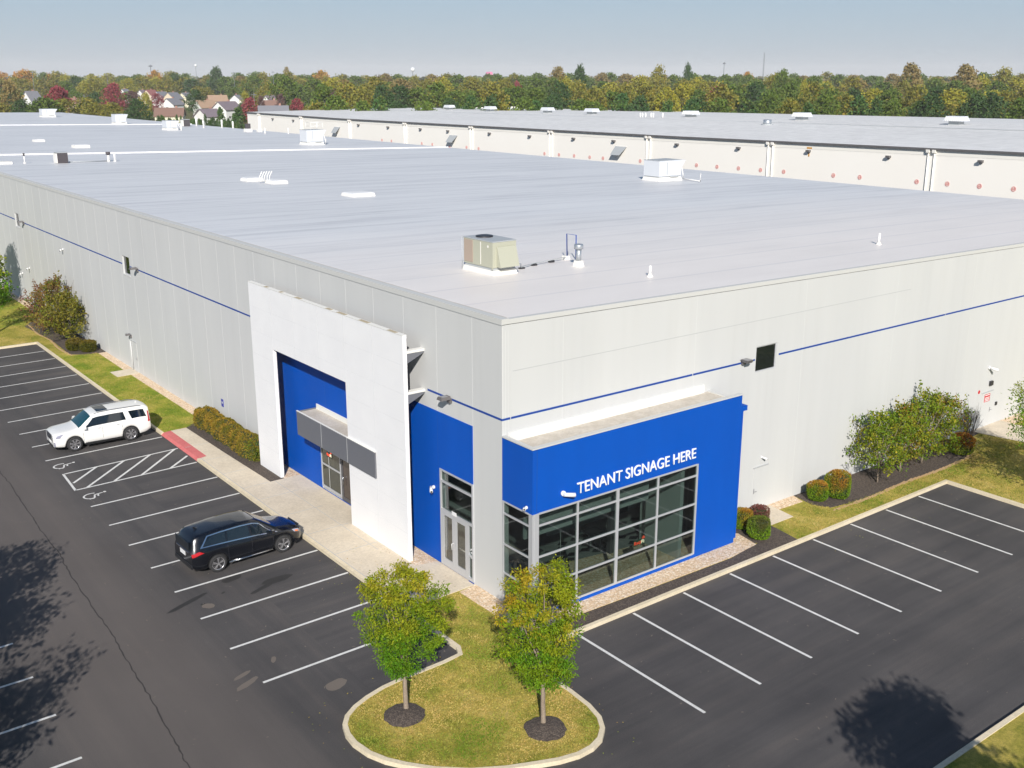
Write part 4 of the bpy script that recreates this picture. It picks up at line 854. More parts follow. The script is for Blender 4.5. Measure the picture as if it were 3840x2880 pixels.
tag(MB().hexa([(2.2, 87.4, 11.2), (3.8, 87.2, 11.2), (3.8, 88.6, 11.2), (2.2, 88.8, 11.2), (2.2, 87.4, 11.48), (3.8, 87.2, 11.45), (3.8, 88.6, 11.45), (2.2, 88.8, 11.48)]).build('roof_hatch', 'curb_white'), 'flat white hatch cut by the left edge of the photo', 'roof hatch')
vent_pipe(5.05, 87.6, .75, 'thin grey capped pipe left of the brown condenser', capd=True, r=.05); vent_pipe(13.3, 87.1, .7, 'black capped white pipe, left one of the pair right of the brown condenser', r=.13, capd=True); vent_pipe(13.9, 86.9, .95, 'plain white pipe, right one of the pair right of the brown condenser', r=.10)
for x, y, h, on_ in ((60.4, 182.6, 1.7, 'first'), (57.8, 172.3, 1.3, 'second'), (61.1, 171.4, 1.5, 'third'), (61.9, 168, 1.3, 'fourth')): vent_pipe(x, y, h, on_+' white vent pipe from the left along the far right roof edge', 'vent pipes along the far roof edge', r=.16)
for x, y, on_ in ((58.0, 145.3, 'thin white vent pipe right of the dark topped low box'), (61.8, 144.0, 'faint thin vent pipe furthest right before the guard railed unit'), (49.6, 162.3, 'small vent pipe touching the unit on the far joint')): vent_pipe(x, y, .9, on_, 'vent pipes in front of the far roof edge', r=.11)
for x, y, s in ((57.5, 151.9, 1.1), (59.6, 151.5, .7)): skylight(x, x+s, y, y+s, 'dark topped low box near the far right roof edge' if s > 1 else 'small white box beside the dark topped one', h=.5)
MB_ = MB(); MB_.box(57.6, 58.4, 152.0, 152.7, 10.8, 11.7); tag(MB_.build('roof_fan', 'coil_dark'), 'dark roof fan box standing on the low white box', 'roof fan')

# ------------------------------------------------------------------ cream warehouse beyond
FX = 110.0
EAVE = [(-60, 11.5), (0, 11.0), (38, 10.66), (96, 10.15), (213, 9.68), (270, 9.85)]
FW = thing('warehouse', 'long cream warehouse with a low grey roof beyond the near building', 'warehouse', (FX, 100, 0))
q = MB()
for (ya, za), (yb, zb) in zip(EAVE, EAVE[1:]): q.hexa([(FX, ya, 0), (FX+.4, ya, 0), (FX+.4, yb, 0), (FX, yb, 0), (FX, ya, za), (FX+.4, ya, za), (FX+.4, yb, zb), (FX, yb, zb)])
q.box(FX+.4, 210, 269.6, 270, 0, 9.8); q.build('wall', 'cream_wall', FW)
q = MB()
for (ya, za), (yb, zb) in zip(EAVE, EAVE[1:]): q.hexa([(FX-.03, ya, za-.95), (FX, ya, za-.95), (FX, yb, zb-.95), (FX-.03, yb, zb-.95), (FX-.03, ya, za-.2), (FX, ya, za-.2), (FX, yb, zb-.2), (FX-.03, yb, zb-.2)])
q.build('wall_band', 'cream_band', FW)
RDG = {-60: 12.6, 0: 12.3, 38: 12.05, 96: 11.65, 213: 10.6, 270: 10.2}
q = MB(); rows = [[(FX-.25, y, z) for y, z in EAVE], [(160, y, RDG[y]) for y, z in EAVE], [(215, y, RDG[y]-1) for y, z in EAVE]]
q.grid(rows, 0, False, True); rf2 = q.build('roof', 'far_roof_membrane', FW)
q = MB()
for (ya, za), (yb, zb) in zip(EAVE, EAVE[1:]): q.hexa([(FX-.35, ya, za-.22), (FX-.25, ya, za-.22), (FX-.25, yb, zb-.22), (FX-.35, yb, zb-.22), (FX-.35, ya, za+.02), (FX-.25, ya, za+.02), (FX-.25, yb, zb+.02), (FX-.35, yb, zb+.02)])
q.build('gutter', 'fixture_bronze', rf2)
q = MB()
for (ya, za), (yb, zb) in zip(EAVE, EAVE[1:]): 
    a, b2 = za+(RDG[ya]-za)*.72, zb+(RDG[yb]-zb)*.72; q.hexa([(145.7, ya, a), (146.1, ya, a), (146.1, yb, b2), (145.7, yb, b2), (145.7, ya, a+.1), (146.1, ya, a+.1), (146.1, yb, b2+.1), (145.7, yb, b2+.1)])
q.build('roof_seam', 'unit_grey', rf2)
ez = lambda y: lerp(EAVE, y)
def r2(u, v): return 1280+u*.5787, 200+v*.5787
def r3(u, v): return 2560+u*.5787, 200+v*.5787
for p in [r2(55, 430), r2(415, 450), r2(845, 470), r2(1360, 495), r2(1995, 530), r3(575, 565), r3(1620, 610), (900+265*.2712, 430), (900+850*.2712, 440)]:
    y = on_x(*p, FX).y; wsep = .45
    for dy in (-wsep, wsep):
        q = MB(); q.tube([(FX-.12, y+dy, ez(y)-.25), (FX-.12, y+dy, .5)], .09, 6); q.hexa([(FX-.4, y+dy-.22, ez(y)-.6), (FX, y+dy-.22, ez(y)-.6), (FX, y+dy+.22, ez(y)-.6), (FX-.4, y+dy+.22, ez(y)-.6), (FX-.42, y+dy-.26, ez(y)-.2), (FX, y+dy-.26, ez(y)-.2), (FX, y+dy+.26, ez(y)-.2), (FX-.42, y+dy+.26, ez(y)-.2)])
        q.build('downspout', 'cream_wall' if y > 60 else 'cream_band', FW)
for p in [r2(115, 463), r2(307, 478), r2(517, 490), r2(695, 503), r2(965, 518), r2(1225, 536), r2(1510, 552), r2(1770, 568), r2(2180, 590), r3(367, 613), r3(820, 633), r3(1338, 670), r3(1937, 700), (900+460*.2712, 200+905*.2712), (900+745*.2712, 200+925*.2712)]:
    c = on_x(*p, FX); q = MB(); q.box(FX-.5, FX, c.y-.3, c.y+.3, c.z-.12, c.z+.16); q.box(FX-.2, FX, c.y-.16, c.y+.16, c.z-.3, c.z-.12); q.build('wall_lamp', 'fixture_bronze', FW)
c = on_x(*r3(820, 628), FX); q = MB(); q.box(FX-.035, FX, c.y-.5, c.y+.45, c.z+.2, c.z+.45); q.box(FX-.034, FX, c.y-.12, c.y+.12, c.z-.9, c.z); q.build('rust_stain', 'rust', FW)
for p in [r2(720, 553), r2(1800, 630), (900+1335*.2712, 200+1058*.2712)]:   # slanted canopy flaps
    c = on_x(*p, FX); q = MB(); q.hexa([(FX-1.0, c.y-1.0, c.z-.75), (FX-.9, c.y-1.0, c.z-.75), (FX-.9, c.y+1.3, c.z-.75), (FX-1.0, c.y+1.3, c.z-.75), (FX-.1, c.y-2.0, c.z+.75), (FX, c.y-2.0, c.z+.75), (FX, c.y+.9, c.z+.75), (FX-.1, c.y+.9, c.z+.75)]); q.build('exhaust_flap', 'unit_grey', FW)
def dock_no(p):
    c = on_x(*p, FX); q = MB(); b0 = len(q.v); n = 16
    for rr_, xx in ((.32, FX-.02), (.32, FX-.05), (.23, FX-.05), (.23, FX-.03)):
        for k in range(n): q.v.append((xx, c.y+rr_*math.cos(2*math.pi*k/n), c.z+rr_*math.sin(2*math.pi*k/n)))
    for i in range(3):
        for k in range(n): q.f.append((b0+i*n+k, b0+i*n+(k+1) % n, b0+(i+1)*n+(k+1) % n, b0+(i+1)*n+k)); q.m.append(0); q.sm.append(False)
    o = q.build('dock_number', 'dock_red', FW); q = MB(); q.box(FX-.052, FX-.03, c.y-.16, c.y-.05, c.z-.13, c.z+.13); q.box(FX-.052, FX-.03, c.y+.03, c.y+.14, c.z-.13, c.z+.13); q.build('numeral', 'dock_red', o)
mat('dock_red', (.76, .34, .31), .6)
for p in [r2(1317, 650), r2(1411, 657), r2(1509, 664), r2(1610, 673), r2(1696, 680), r2(1937, 698), r2(702, 608), r2(812, 609), r2(890, 617), r3(90, 725), r3(223, 735), r3(362, 745), r3(505, 756), r3(655, 767), r3(977, 791), r3(1148, 803), r3(1517, 832), r3(1715, 846), r3(1924, 861), r3(2145, 879), r2(522, 584), r2(590, 590), r2(264, 562), r2(325, 568)]: dock_no(p)
# ventilators on its ridge
def on_plane_x(u, v, x): return on_x(u, v, x)
lab = ['first', 'second', 'third', 'fourth', 'fifth', 'sixth', 'seventh']
for i, (p, wpx) in enumerate([(r2(700, 348), 66), (r2(965, 358), 74), (r2(1337, 366), 80), (r2(1623, 374), 86), (r3(53, 391), 96), (r3(773, 405), 108), (r3(1775, 432), 128)]):
    c = on_x(*p, 155.0); wd = wpx*.5787/3950*((c-CAM).dot(fw)); zz = c.z+.1
    rz_ = lerp([(k, RDG[k]) for k in sorted(RDG)], c.y)
    t = thing('roof_ventilator', lab[i]+' box ventilator from the left along the ridge of the cream warehouse', 'ventilator', (155, c.y, rz_), group='box ventilators on the far ridge')
    q = MB(); h2 = wd*.16; q.box(155-wd*.25, 155+wd*.25, c.y-wd*.28, c.y+wd*.28, rz_-.3, zz); q.build('base_curb', 'unit_grey', t)
    q = MB(); zz = max(zz, rz_+.35); q.hexa([(155-wd*.4, c.y-wd*.5, zz-h2*.5), (155+wd*.4, c.y-wd*.5, zz-h2*.5), (155+wd*.4, c.y+wd*.5, zz-h2*.5), (155-wd*.4, c.y+wd*.5, zz-h2*.5), (155-wd*.3, c.y-wd*.42, zz+h2), (155+wd*.3, c.y-wd*.42, zz+h2), (155+wd*.3, c.y+wd*.42, zz+h2), (155-wd*.3, c.y+wd*.42, zz+h2)]); q.build('hood', 'unit_white', t)
    if i >= 4:
        q = MB()
        for k in range(8): yy = c.y-wd*.4+k*wd*.11; q.hexa([(155-wd*.41, yy, zz-h2*.4), (155-wd*.39, yy, zz-h2*.4), (155-wd*.39, yy+wd*.05, zz-h2*.4), (155-wd*.41, yy+wd*.05, zz-h2*.4), (155-wd*.33, yy, zz+h2*.8), (155-wd*.30, yy, zz+h2*.8), (155-wd*.30, yy+wd*.05, zz+h2*.8), (155-wd*.33, yy+wd*.05, zz+h2*.8)])
        q.build('louvre', 'curb_white', t)
c = on_x(*r3(550, 430), 140.0); zr_ = ez(c.y)+(lerp([(k, RDG[k]) for k in sorted(RDG)], c.y)-ez(c.y))*.6
t = thing('turbine_vent', 'squat round galvanised vent on the cream warehouse roof', 'vent', (140, c.y, zr_)); MB().tube([(140, c.y, zr_-.1), (140, c.y, zr_+1.0)], .75, 14).build('drum', 'galvanised', t); MB().tube([(140, c.y, zr_-.1), (140, c.y, zr_+.2)], 1.1, 14).build('base_curb', 'unit_grey', t)
for u, on_ in ((1938, 'leftmost'), (1952, 'second'), (1972, 'third'), (2008, 'fourth'), (2022, 'fifth'), (2083, 'sixth, separate')): 
    c = on_x(*r2(u, 392), 150.0); h_ = 1.3; tag(MB().tube([(150, c.y, c.z-.9), (150, c.y, c.z+.2)], .16, 6).build('vent_pipe', 'pipe_white'), on_+' thin white pipe of the cluster on the cream warehouse roof', 'vent pipe', 'vent pipes on the far ridge')

# ------------------------------------------------------------------ vegetation
def leafmat(name, trans=.25):
    m = bpy.data.materials.new(name); m.use_nodes = True; N = m.node_tree.nodes; L = m.node_tree.links; b = N['Principled BSDF']; out = N['Material Output']
    at = N.new('ShaderNodeAttribute'); at.attribute_name = 'leaf'; L.new(at.outputs['Color'], b.inputs['Base Color']); b.inputs['Roughness'].default_value = .7; b.inputs['Specular IOR Level'].default_value = .15
    t = N.new('ShaderNodeBsdfTranslucent'); L.new(at.outputs['Color'], t.inputs[0]); mx = N.new('ShaderNodeMixShader'); mx.inputs[0].default_value = trans
    L.new(b.outputs[0], mx.inputs[1]); L.new(t.outputs[0], mx.inputs[2]); L.new(mx.outputs[0], out.inputs[0]); MATS[name] = m
leafmat('leaves'); leafmat('far_leaves', .12)
varied('bark', (.20, .155, .115), (.30, .24, .18), .9, 6, (1, 1, .3), fine=30, fa=.3); varied('bark_dark', (.09, .07, .055), (.15, .12, .095), .95, 5)
rnd = random.Random(99)
def rdir():
    z = rnd.uniform(-1, 1); t = rnd.uniform(0, 2*math.pi); r = math.sqrt(1-z*z); return Vector((r*math.cos(t), r*math.sin(t), z))
def leaf(mb, p, d, n, l, w_, col):
    s = d.cross(n)
    if s.length < 1e-4: s = d.orthogonal()
    s = s.normalized()*w_; b0 = len(mb.v); q = p+d*l
    mb.v += [tuple(p), tuple(p+d*l*.45+s), tuple(q), tuple(p+d*l*.45-s)]; mb.f.append((b0, b0+1, b0+2, b0+3)); mb.m.append(0); mb.sm.append(False); mb.c.append(col)
def mixc(a, b2, t): return (a[0]+(b2[0]-a[0])*t, a[1]+(b2[1]-a[1])*t, a[2]+(b2[2]-a[2])*t, 1)
def jit(c, v): k = 1+rnd.uniform(-v, v); return (c[0]*k*(1+rnd.uniform(-.1, .1)), c[1]*k, c[2]*k, 1)
def crown(cx, cy, z0, z1, prof, rmax, clumps, per, ll, lw, colf, droop=.3, rc_=.32, lobes=3, wob=.22, hollow=.35, squash=.8):
    mb = MB(); mb.c = []; ph = [rnd.uniform(0, 6.28) for _ in range(6)]
    for _ in range(clumps):
        t = rnd.random()**.85; a = rnd.uniform(0, 2*math.pi); r = lerp(prof, t)*rmax*(1+wob*math.sin(lobes*a+ph[0]+2.3*t)+wob*.6*math.sin((lobes+2)*a+ph[1]-3*t))
        rr = r*(hollow+(1-hollow)*math.sqrt(rnd.random())); c = Vector((cx+rr*math.cos(a), cy+rr*math.sin(a), z0+(z1-z0)*t)); cc = colf(t, a, rr/max(r, .01)); k = rc_*rnd.uniform(.6, 1.25)
        for _ in range(per):
            o = rdir()*k*abs(rnd.gauss(.75, .3)); o.z *= squash; p = c+o; d = (o.normalized()*.7+rdir()*.8+Vector((0, 0, -droop))).normalized()
            leaf(mb, p, d, (rdir()+Vector((0, 0, .6))).normalized(), ll*rnd.uniform(.6, 1.3), lw*rnd.uniform(.6, 1.3), jit(cc, .28))
    return mb
def limbs(mb, x, y, z0, z1, r0, zc, rc_, n, zend):
    mb.tube([(x, y, z0), (x+.01, y, z0+.12), (x+.0, y+.02, (z0+z1)/2), (x, y, z1)], [r0*1.5, r0, r0*.86, r0*.75], 10)
    for k in range(n):
        a = 2*math.pi*k/n+rnd.uniform(-.3, .3); e = rc_*rnd.uniform(.5, .95); zz = zend*rnd.uniform(.72, 1)
        mb.tube([(x, y, z1-.15), (x+e*.35*math.cos(a), y+e*.35*math.sin(a), z1+(zz-z1)*.4), (x+e*.8*math.cos(a), y+e*.8*math.sin(a), z1+(zz-z1)*.75), (x+e*math.cos(a), y+e*math.sin(a), zz)], [r0*.6, r0*.38, r0*.2, r0*.06], 6)
G1, G2, YG, YE, ORG, RD = (.08, .20, .008), (.14, .26, .010), (.27, .30, .012), (.42, .34, .025), (.52, .20, .02), (.28, .06, .03)
VASE = [(0, .25), (.08, .5), (.2, .72), (.4, .9), (.62, 1.06), (.82, 1.12), (.93, .95), (1, .6)]
def tree_near(x, y, label, rmax, zt, z0, colf, prof=VASE, n=430, per=42, group=None, trunk=.085, ll=.125, lw=.030, **k):
    T = thing('tree', label, 'tree', (x, y, .12), group=group)
    q = MB(); limbs(q, x, y, .12, z0+.25, trunk, (z0+zt)/2, rmax*.8, 7, zt-.3); q.build('trunk', 'bark', T)
    crown(x+k.pop('ox', 0), y+k.pop('oy', 0), z0, zt, prof, rmax, n, per, ll, lw, colf, **k).build('crown', 'leaves', T); return T
def col_left(t, a, rr): return mixc(mixc(G1, G2, rnd.random()), mixc(YG, YE, rnd.random()*.8), max(0, min(1, (t-.35)*1.3+rnd.uniform(-.3, .35))))
def col_right(t, a, rr):
    c = mixc(mixc(G1, G2, rnd.random()), YG, max(0, min(1, t*.9+rnd.uniform(-.4, .4))))
    if t > .62 and math.cos(a-2.6) > .5 and rnd.random() < .3: c = mixc(c, ORG, rnd.uniform(.2, .6))
    if t > .5 and rnd.random() < .25: c = mixc(c, YE, .6)
    return c
tree_near(-6.87, -3.97, 'young round-headed green tree, left one of the pair on the island', 1.0, 4.95, 1.5, col_left, lobes=2, wob=.26, n=190, per=110, ll=.10, lw=.021, rc_=.225, hollow=.5)
tree_near(-3.88, -7.26, 'young green tree with orange tips, right one of the pair on the island', 1.06, 5.3, 1.6, col_right, lobes=3, wob=.3, n=205, per=110, ll=.10, lw=.021, rc_=.225, hollow=.5, oy=.05)
# trees just outside the frame whose shade and twigs come into it
LOOSE = [(0, .35), (.2, .9), (.45, 1), (.75, .8), (1, .2)]
tree_near(-2.1, -25.0, 'tree behind the front verge shading the aisle at the lower right', 1.5, 8.6, 4.5, col_left, n=300, per=34, ll=.24, lw=.07, rc_=.5, trunk=.13, hollow=.2, wob=.3)
tree_near(-21.1, 6.0, 'tree on the left of the lot shading the far stalls at the left edge', 2.2, 7.2, 2.6, col_left, n=260, per=32, ll=.24, lw=.07, rc_=.5, trunk=.13, hollow=.2, wob=.3, group=None)
tree_near(-22.8, 2.3, 'second tree on the left of the lot, behind the first shading one', 2.1, 7.2, 2.6, col_left, n=240, per=32, ll=.24, lw=.07, rc_=.5, trunk=.13, hollow=.2, wob=.3)
tree_near(-22.7, -3.6, 'tree on the left of the lot shading the lower left corner', 1.9, 7.0, 3.0, col_left, n=150, per=30, ll=.24, lw=.06, rc_=.55, trunk=.12, hollow=.2, wob=.35)
tree_near(27.4, -7.9, 'loose twiggy green tree cut by the right edge of the photo', 2.7, 6.9, 2.2, col_left, LOOSE, n=330, per=40, rc_=.42, ll=.12, lw=.03, wob=.25, droop=-.1, trunk=.12)
tree_near(27.2, 9-19.5, 'tree right of the lot shading the last stalls at the right edge', 2.2, 6.5, 2.2, col_left, LOOSE, n=120, per=26, rc_=.5, ll=.22, lw=.07, trunk=.12)
tree_near(-6.3, 67.8, 'tall tree beyond the left edge shading the grey wall', 2.3, 10.5, 2.5, lambda t, a, r: mixc(G1, YG, rnd.random()*.6), LOOSE, n=150, per=30, rc_=.6, ll=.3, lw=.1, trunk=.16)
tree_near(-3.3, 70.0, 'dark evergreen against the wall at the left edge of the photo', 1.1, 8.0, .5, lambda t, a, r: mixc((.02, .06, .015), (.05, .11, .02), rnd.random()), [(0, .8), (.3, 1), (.8, .5), (1, .1)], n=150, per=26, rc_=.35, ll=.2, lw=.05, trunk=.12)
tree_near(-5.0, 60.3, 'tree beyond the left edge shading the far grass strip', 1.6, 6.6, 2.2, col_left, LOOSE, n=120, per=24, rc_=.5, ll=.25, lw=.08, trunk=.12)
# multi-stem shrubs by the walls
def shrub_tree(x, y, h, r, label, colf, stems=5, n=150, per=24, group=None, z0=.9, ll=.12, lw=.04, trunk_r=.035, prof=((0, .45), (.25, .95), (.55, 1), (.8, .75), (1, .25)), **k):
    T = thing('shrub', label, 'shrub', (x, y, .14), group=group); q = MB()
    q.tube([(x, y, .1), (x+.03, y, z0*.9)], [trunk_r*1.6, trunk_r*1.1], 7)
    for s in range(stems):
        a = 2*math.pi*s/stems+rnd.uniform(-.4, .4); e = r*rnd.uniform(.4, .95); zz = h*rnd.uniform(.75, 1.02)
        pts_ = [(x, y, z0*.8), (x+e*.3*math.cos(a), y+e*.3*math.sin(a), z0+(zz-z0)*.35), (x+e*.8*math.cos(a), y+e*.8*math.sin(a), z0+(zz-z0)*.75), (x+e*math.cos(a+.2), y+e*math.sin(a+.2), zz)]
        q.tube(pts_, [trunk_r, trunk_r*.7, trunk_r*.4, trunk_r*.15], 5)
    q.build('trunk', 'bark_dark' if k.pop('dark', 0) else 'bark', T)
    mb = crown(x, y, z0, h*.93, list(prof), r, n, per, ll, lw, colf, rc_=.26, hollow=.15, wob=.25, droop=0, **k)
    for s in range(9):       # straggling shoots above the crown
        a = rnd.uniform(0, 6.28); e = r*rnd.uniform(.1, .75); px_, py_ = x+e*math.cos(a), y+e*math.sin(a); zt = h*rnd.uniform(.9, 1.08)
        for j in range(22):
            t = rnd.random(); d = rdir(); leaf(mb, Vector((px_+rnd.uniform(-.07, .07), py_+rnd.uniform(-.07, .07), zt-t*.8)), d, rdir(), ll, lw, jit(colf(.9, 0, 1), .25))
    mb.build('crown', 'leaves', T); return T
def col_sh(t, a, r): return mixc(mixc((.10, .18, .012), (.19, .25, .016), rnd.random()), (.36, .29, .025), max(0, rnd.uniform(-.8, .8)))
def col_sh2(t, a, r):
    c = col_sh(t, a, r); return mixc(c, (.32, .10, .03), rnd.uniform(.2, .7)) if rnd.random() < .25 else c
gs = 'small trees in the bed along the plain wall'
shrub_tree(22.5, -1.42, 3.9, 1.55, 'leftmost loose green small tree in the bed by the plain wall', col_sh, stems=6, n=190)
shrub_tree(24.7, -1.25, 3.9, 1.35, 'second loose green small tree from the left in the wall bed', col_sh2, stems=6, n=170)
shrub_tree(26.7, -1.25, 4.2, 1.4, 'tallest small tree, third from the left in the wall bed', col_sh, stems=6, n=180, z0=.7)
shrub_tree(28.7, -1.1, 3.6, 1.35, 'small tree with reddish leaves, fourth from the left in the wall bed', col_sh2, stems=5, n=160, z0=.5)
def col_au(t, a, r): return mixc((.17, .08, .035), (.24, .20, .03), rnd.random()) if rnd.random() < .75 else (.12, .15, .02, 1)
shrub_tree(-1.45, 53.2, 4.2, 1.7, 'brown and green small tree at the near end of the far left bed', lambda t, a, r: mixc((.13, .15, .015), (.24, .20, .03), rnd.random()), stems=6, n=190, per=22, ll=.17, lw=.055, dark=1)
shrub_tree(-1.3, 56.2, 4.9, 1.8, 'tallest reddish brown small tree in the middle of the far left bed', col_au, stems=7, n=190, per=20, ll=.17, lw=.055, dark=1, z0=.7)
shrub_tree(-1.5, 59.6, 3.8, 1.6, 'sparse reddish small tree at the far end of the far left bed', lambda t, a, r: mixc((.20, .07, .05), (.2, .13, .04), rnd.random()), stems=7, n=110, per=16, ll=.17, lw=.05, dark=1, z0=.5)
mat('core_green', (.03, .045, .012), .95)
def ball(x, y, r, h, label, ca, cb, tip, group=None, top=.5, ll=.055, squash=1, n=3000):
    T = thing('boxwood', label, 'bush', (x, y, .14), group=group); core = MB(); rows = []
    def R_(t, a): return r*(max(0, 1-abs(2*t-1.05)**4.4))**.5*(1+.07*math.sin(3*a+x+2*t)+.05*math.sin(5*a+y-3*t))
    for i in range(13):
        t = i/12*.985+.005; rows.append([(x+R_(t, a)*.84*math.cos(a), y+R_(t, a)*.84*math.sin(a), .14+h*t*.90) for a in [2*math.pi*k/18 for k in range(19)]])
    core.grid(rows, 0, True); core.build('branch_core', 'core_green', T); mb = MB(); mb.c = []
    for _ in range(int(n*1.5)):
        t = rnd.random()**.8; a = rnd.uniform(0, 6.2832); rr = R_(t, a)*(rnd.uniform(.9, 1.06) if t < .86 else rnd.random()**.5); p = Vector((x+rr*math.cos(a), y+rr*math.sin(a), .14+h*t)); o = Vector((math.cos(a), math.sin(a), (t-.45)*2)).normalized()
        n_ = noise.noise(Vector((p.x*2.2, p.y*2.2, p.z*2.2+x)))
        c = mixc(mixc(ca, cb, rnd.random()), tip, max(0, min(1, (t-top)*1.6+n_*.9+rnd.uniform(-.25, .25)))); leaf(mb, p, (o+rdir()*.8).normalized(), (o+rdir()*.6).normalized(), ll*rnd.uniform(.7, 1.4), ll*.38, jit(c, .3))
    mb.build('foliage', 'leaves', T); return T
A_, B_, TP = (.10, .20, .012), (.20, .30, .016), (.40, .20, .03)
ball(18.16, -1.05, .45, .95, 'rounded green bush, smaller one of the two left of the small trees', A_, B_, TP, n=3400)
ball(19.2, -1.45, .56, 1.35, 'taller rounded green bush with reddish top, left of the small trees', A_, B_, TP, n=4600, top=.45)
ball(29.65, -1.75, .58, 1.15, 'rounded green and orange bush at the right end of the wall bed', B_, (.2, .2, .015), (.45, .16, .03), n=3600, top=.35)
ball(12.75, -1.0, .45, .9, 'rounded green bush against the blue corner of the glazed bay', A_, B_, TP, n=3000)
ball(12.5, -2.2, .46, .98, 'green bush in front, nearest the kerb beside the blue bay', A_, B_, (.12, .12, .03), n=3200)
ball(13.75, -1.15, .42, .85, 'purple brown bush next to the first concrete door pad', (.12, .08, .04), (.16, .09, .05), (.20, .07, .06), n=1700, top=.2)
ball(-1.65, 50.7, .52, .85, 'left one of two round olive bushes in the far left bed', (.07, .08, .01), (.13, .12, .015), (.16, .12, .02), n=2200, ll=.09)
ball(-.95, 49.7, .52, .8, 'right one of two round olive bushes nearest the grey wall', (.07, .08, .01), (.13, .12, .015), (.16, .12, .02), n=2200, ll=.09)
# clipped hedge along the grey wall
T = thing('hedge', 'clipped olive brown hedge along the grey wall beside the white portal', 'hedge', (-.85, 24.2, .14)); hx0, hx1, hy0, hy1, hz = -1.28, -.22, 20.3, 28.5, .98
def hp(u, t):   # u along, t around section
    a = math.pi*t; wv_ = .06*math.sin(u*2.1)+.05*math.sin(u*5.3+1); hw = (hx1-hx0)/2+wv_; e = min(1, (u-hy0)/.45+.25, (hy1-u)/.45+.25); e = math.sqrt(max(0, e)) if e < 1 else 1
    c, s = math.cos(a), math.sin(a); return Vector(((hx0+hx1)/2-hw*e*math.copysign(abs(c)**.55, c), u, .14+(hz+wv_*.6)*e*abs(s)**.55)), Vector((-c, 0, s))
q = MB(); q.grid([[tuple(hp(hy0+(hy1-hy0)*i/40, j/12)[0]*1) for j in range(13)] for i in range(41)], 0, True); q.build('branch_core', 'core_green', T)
mb = MB(); mb.c = []
for _ in range(17000):
    u = rnd.uniform(hy0, hy1); t = rnd.random(); p, nn = hp(u, t); p += nn*rnd.uniform(-.03, .06)
    if rnd.random() < .08: p = Vector((rnd.uniform(hx0+.1, hx1-.1), hy0+rnd.uniform(-.03, .03) if rnd.random() < .5 else hy1, .14+rnd.random()*hz*.9)); nn = Vector((0, -1, 0))
    c = mixc((.17, .15, .018), (.34, .22, .03), max(0, min(1, .5+noise.noise(p*2.0)*1.3+rnd.uniform(-.3, .3))))
    if p.y < 21.1 and rnd.random() < .5: c = mixc(c, (.12, .2, .02), .8)
    leaf(mb, p, (nn+rdir()*.8).normalized(), (nn+rdir()*.6).normalized(), .07*rnd.uniform(.7, 1.4), .026, jit(c, .35))
mb.build('foliage', 'leaves', T)
# leafless shrubs by the door pads
def twiggy(x, y, h, n, label, col='unit_grey'):
    T = thing('bare_shrub', label, 'shrub', (x, y, .13)); q = MB()
    for k in range(n):
        a = rnd.uniform(0, 6.28); s = rnd.uniform(.15, .55)*h*.5; zz = h*rnd.uniform(.55, 1); px_, py_ = x+rnd.uniform(-.25, .25), y+rnd.uniform(-.15, .15)
        q.tube([(px_, py_, .1), (px_+s*.35*math.cos(a), py_+s*.3*math.sin(a), zz*.5), (px_+s*math.cos(a), py_+s*.8*math.sin(a), zz)], [.022, .014, .004], 4)
        for j in range(2): b_ = a+rnd.uniform(-1.2, 1.2); q.tube([(px_+s*.35*math.cos(a), py_+s*.3*math.sin(a), zz*.5), (px_+s*.35*math.cos(a)+.3*h*.3*math.cos(b_), py_+s*.3*math.sin(a)+.3*h*.3*math.sin(b_), zz*.5+.28*h)], [.010, .003], 4)
    q.build('stems', 'bark_dark', T)
twiggy(32.0, -.75, 2.6, 26, 'leafless grey shrub between the small trees and the far door'); twiggy(-.9, 62.4, 2.2, 16, 'leafless shrub at the far end of the left bed')

# turf: small tufts over the lawns nearest the camera, and fallen leaves
rnd = random.Random(5); mb = MB(); mb.c = []
def inpoly(x, y, P_):
    c = False
    for i in range(len(P_)):
        (x1, y1), (x2, y2) = P_[i], P_[i-1]
        if (y1 > y) != (y2 > y) and x < (x2-x1)*(y-y1)/(y2-y1)+x1: c = not c
    return c
AVOID = [[(-3.25, 28.05), (.1, 28.05), (.1, 1.7), (-3.25, 1.65)], [(-.95, 1.8), (-.9, -2.7), (14, -2.9), (14.2, 0), (.1, 0)], [(-1.7, -3.4), (13.9, -3.4), (14.6, 0), (-1, -1)], [(14, 0), (14, -1.7), (15.7, -1.7), (17.6, -.9), (17.9, -2.1), (25.8, -2.45), (29.5, -2.3), (33.6, -.5), (33.8, -3.2), (37, -3.2), (37, 0)], [(-.7, 28), (-.7, 48), (.1, 48), (.1, 28)], [(-1.7, 41.2), (-1.7, 43), (0, 43), (0, 41.2)]]
LP_ = [tuple(p) for p in offset_poly(KERB, .20)] + [(62, 2), (1, 2), (1, 150)]
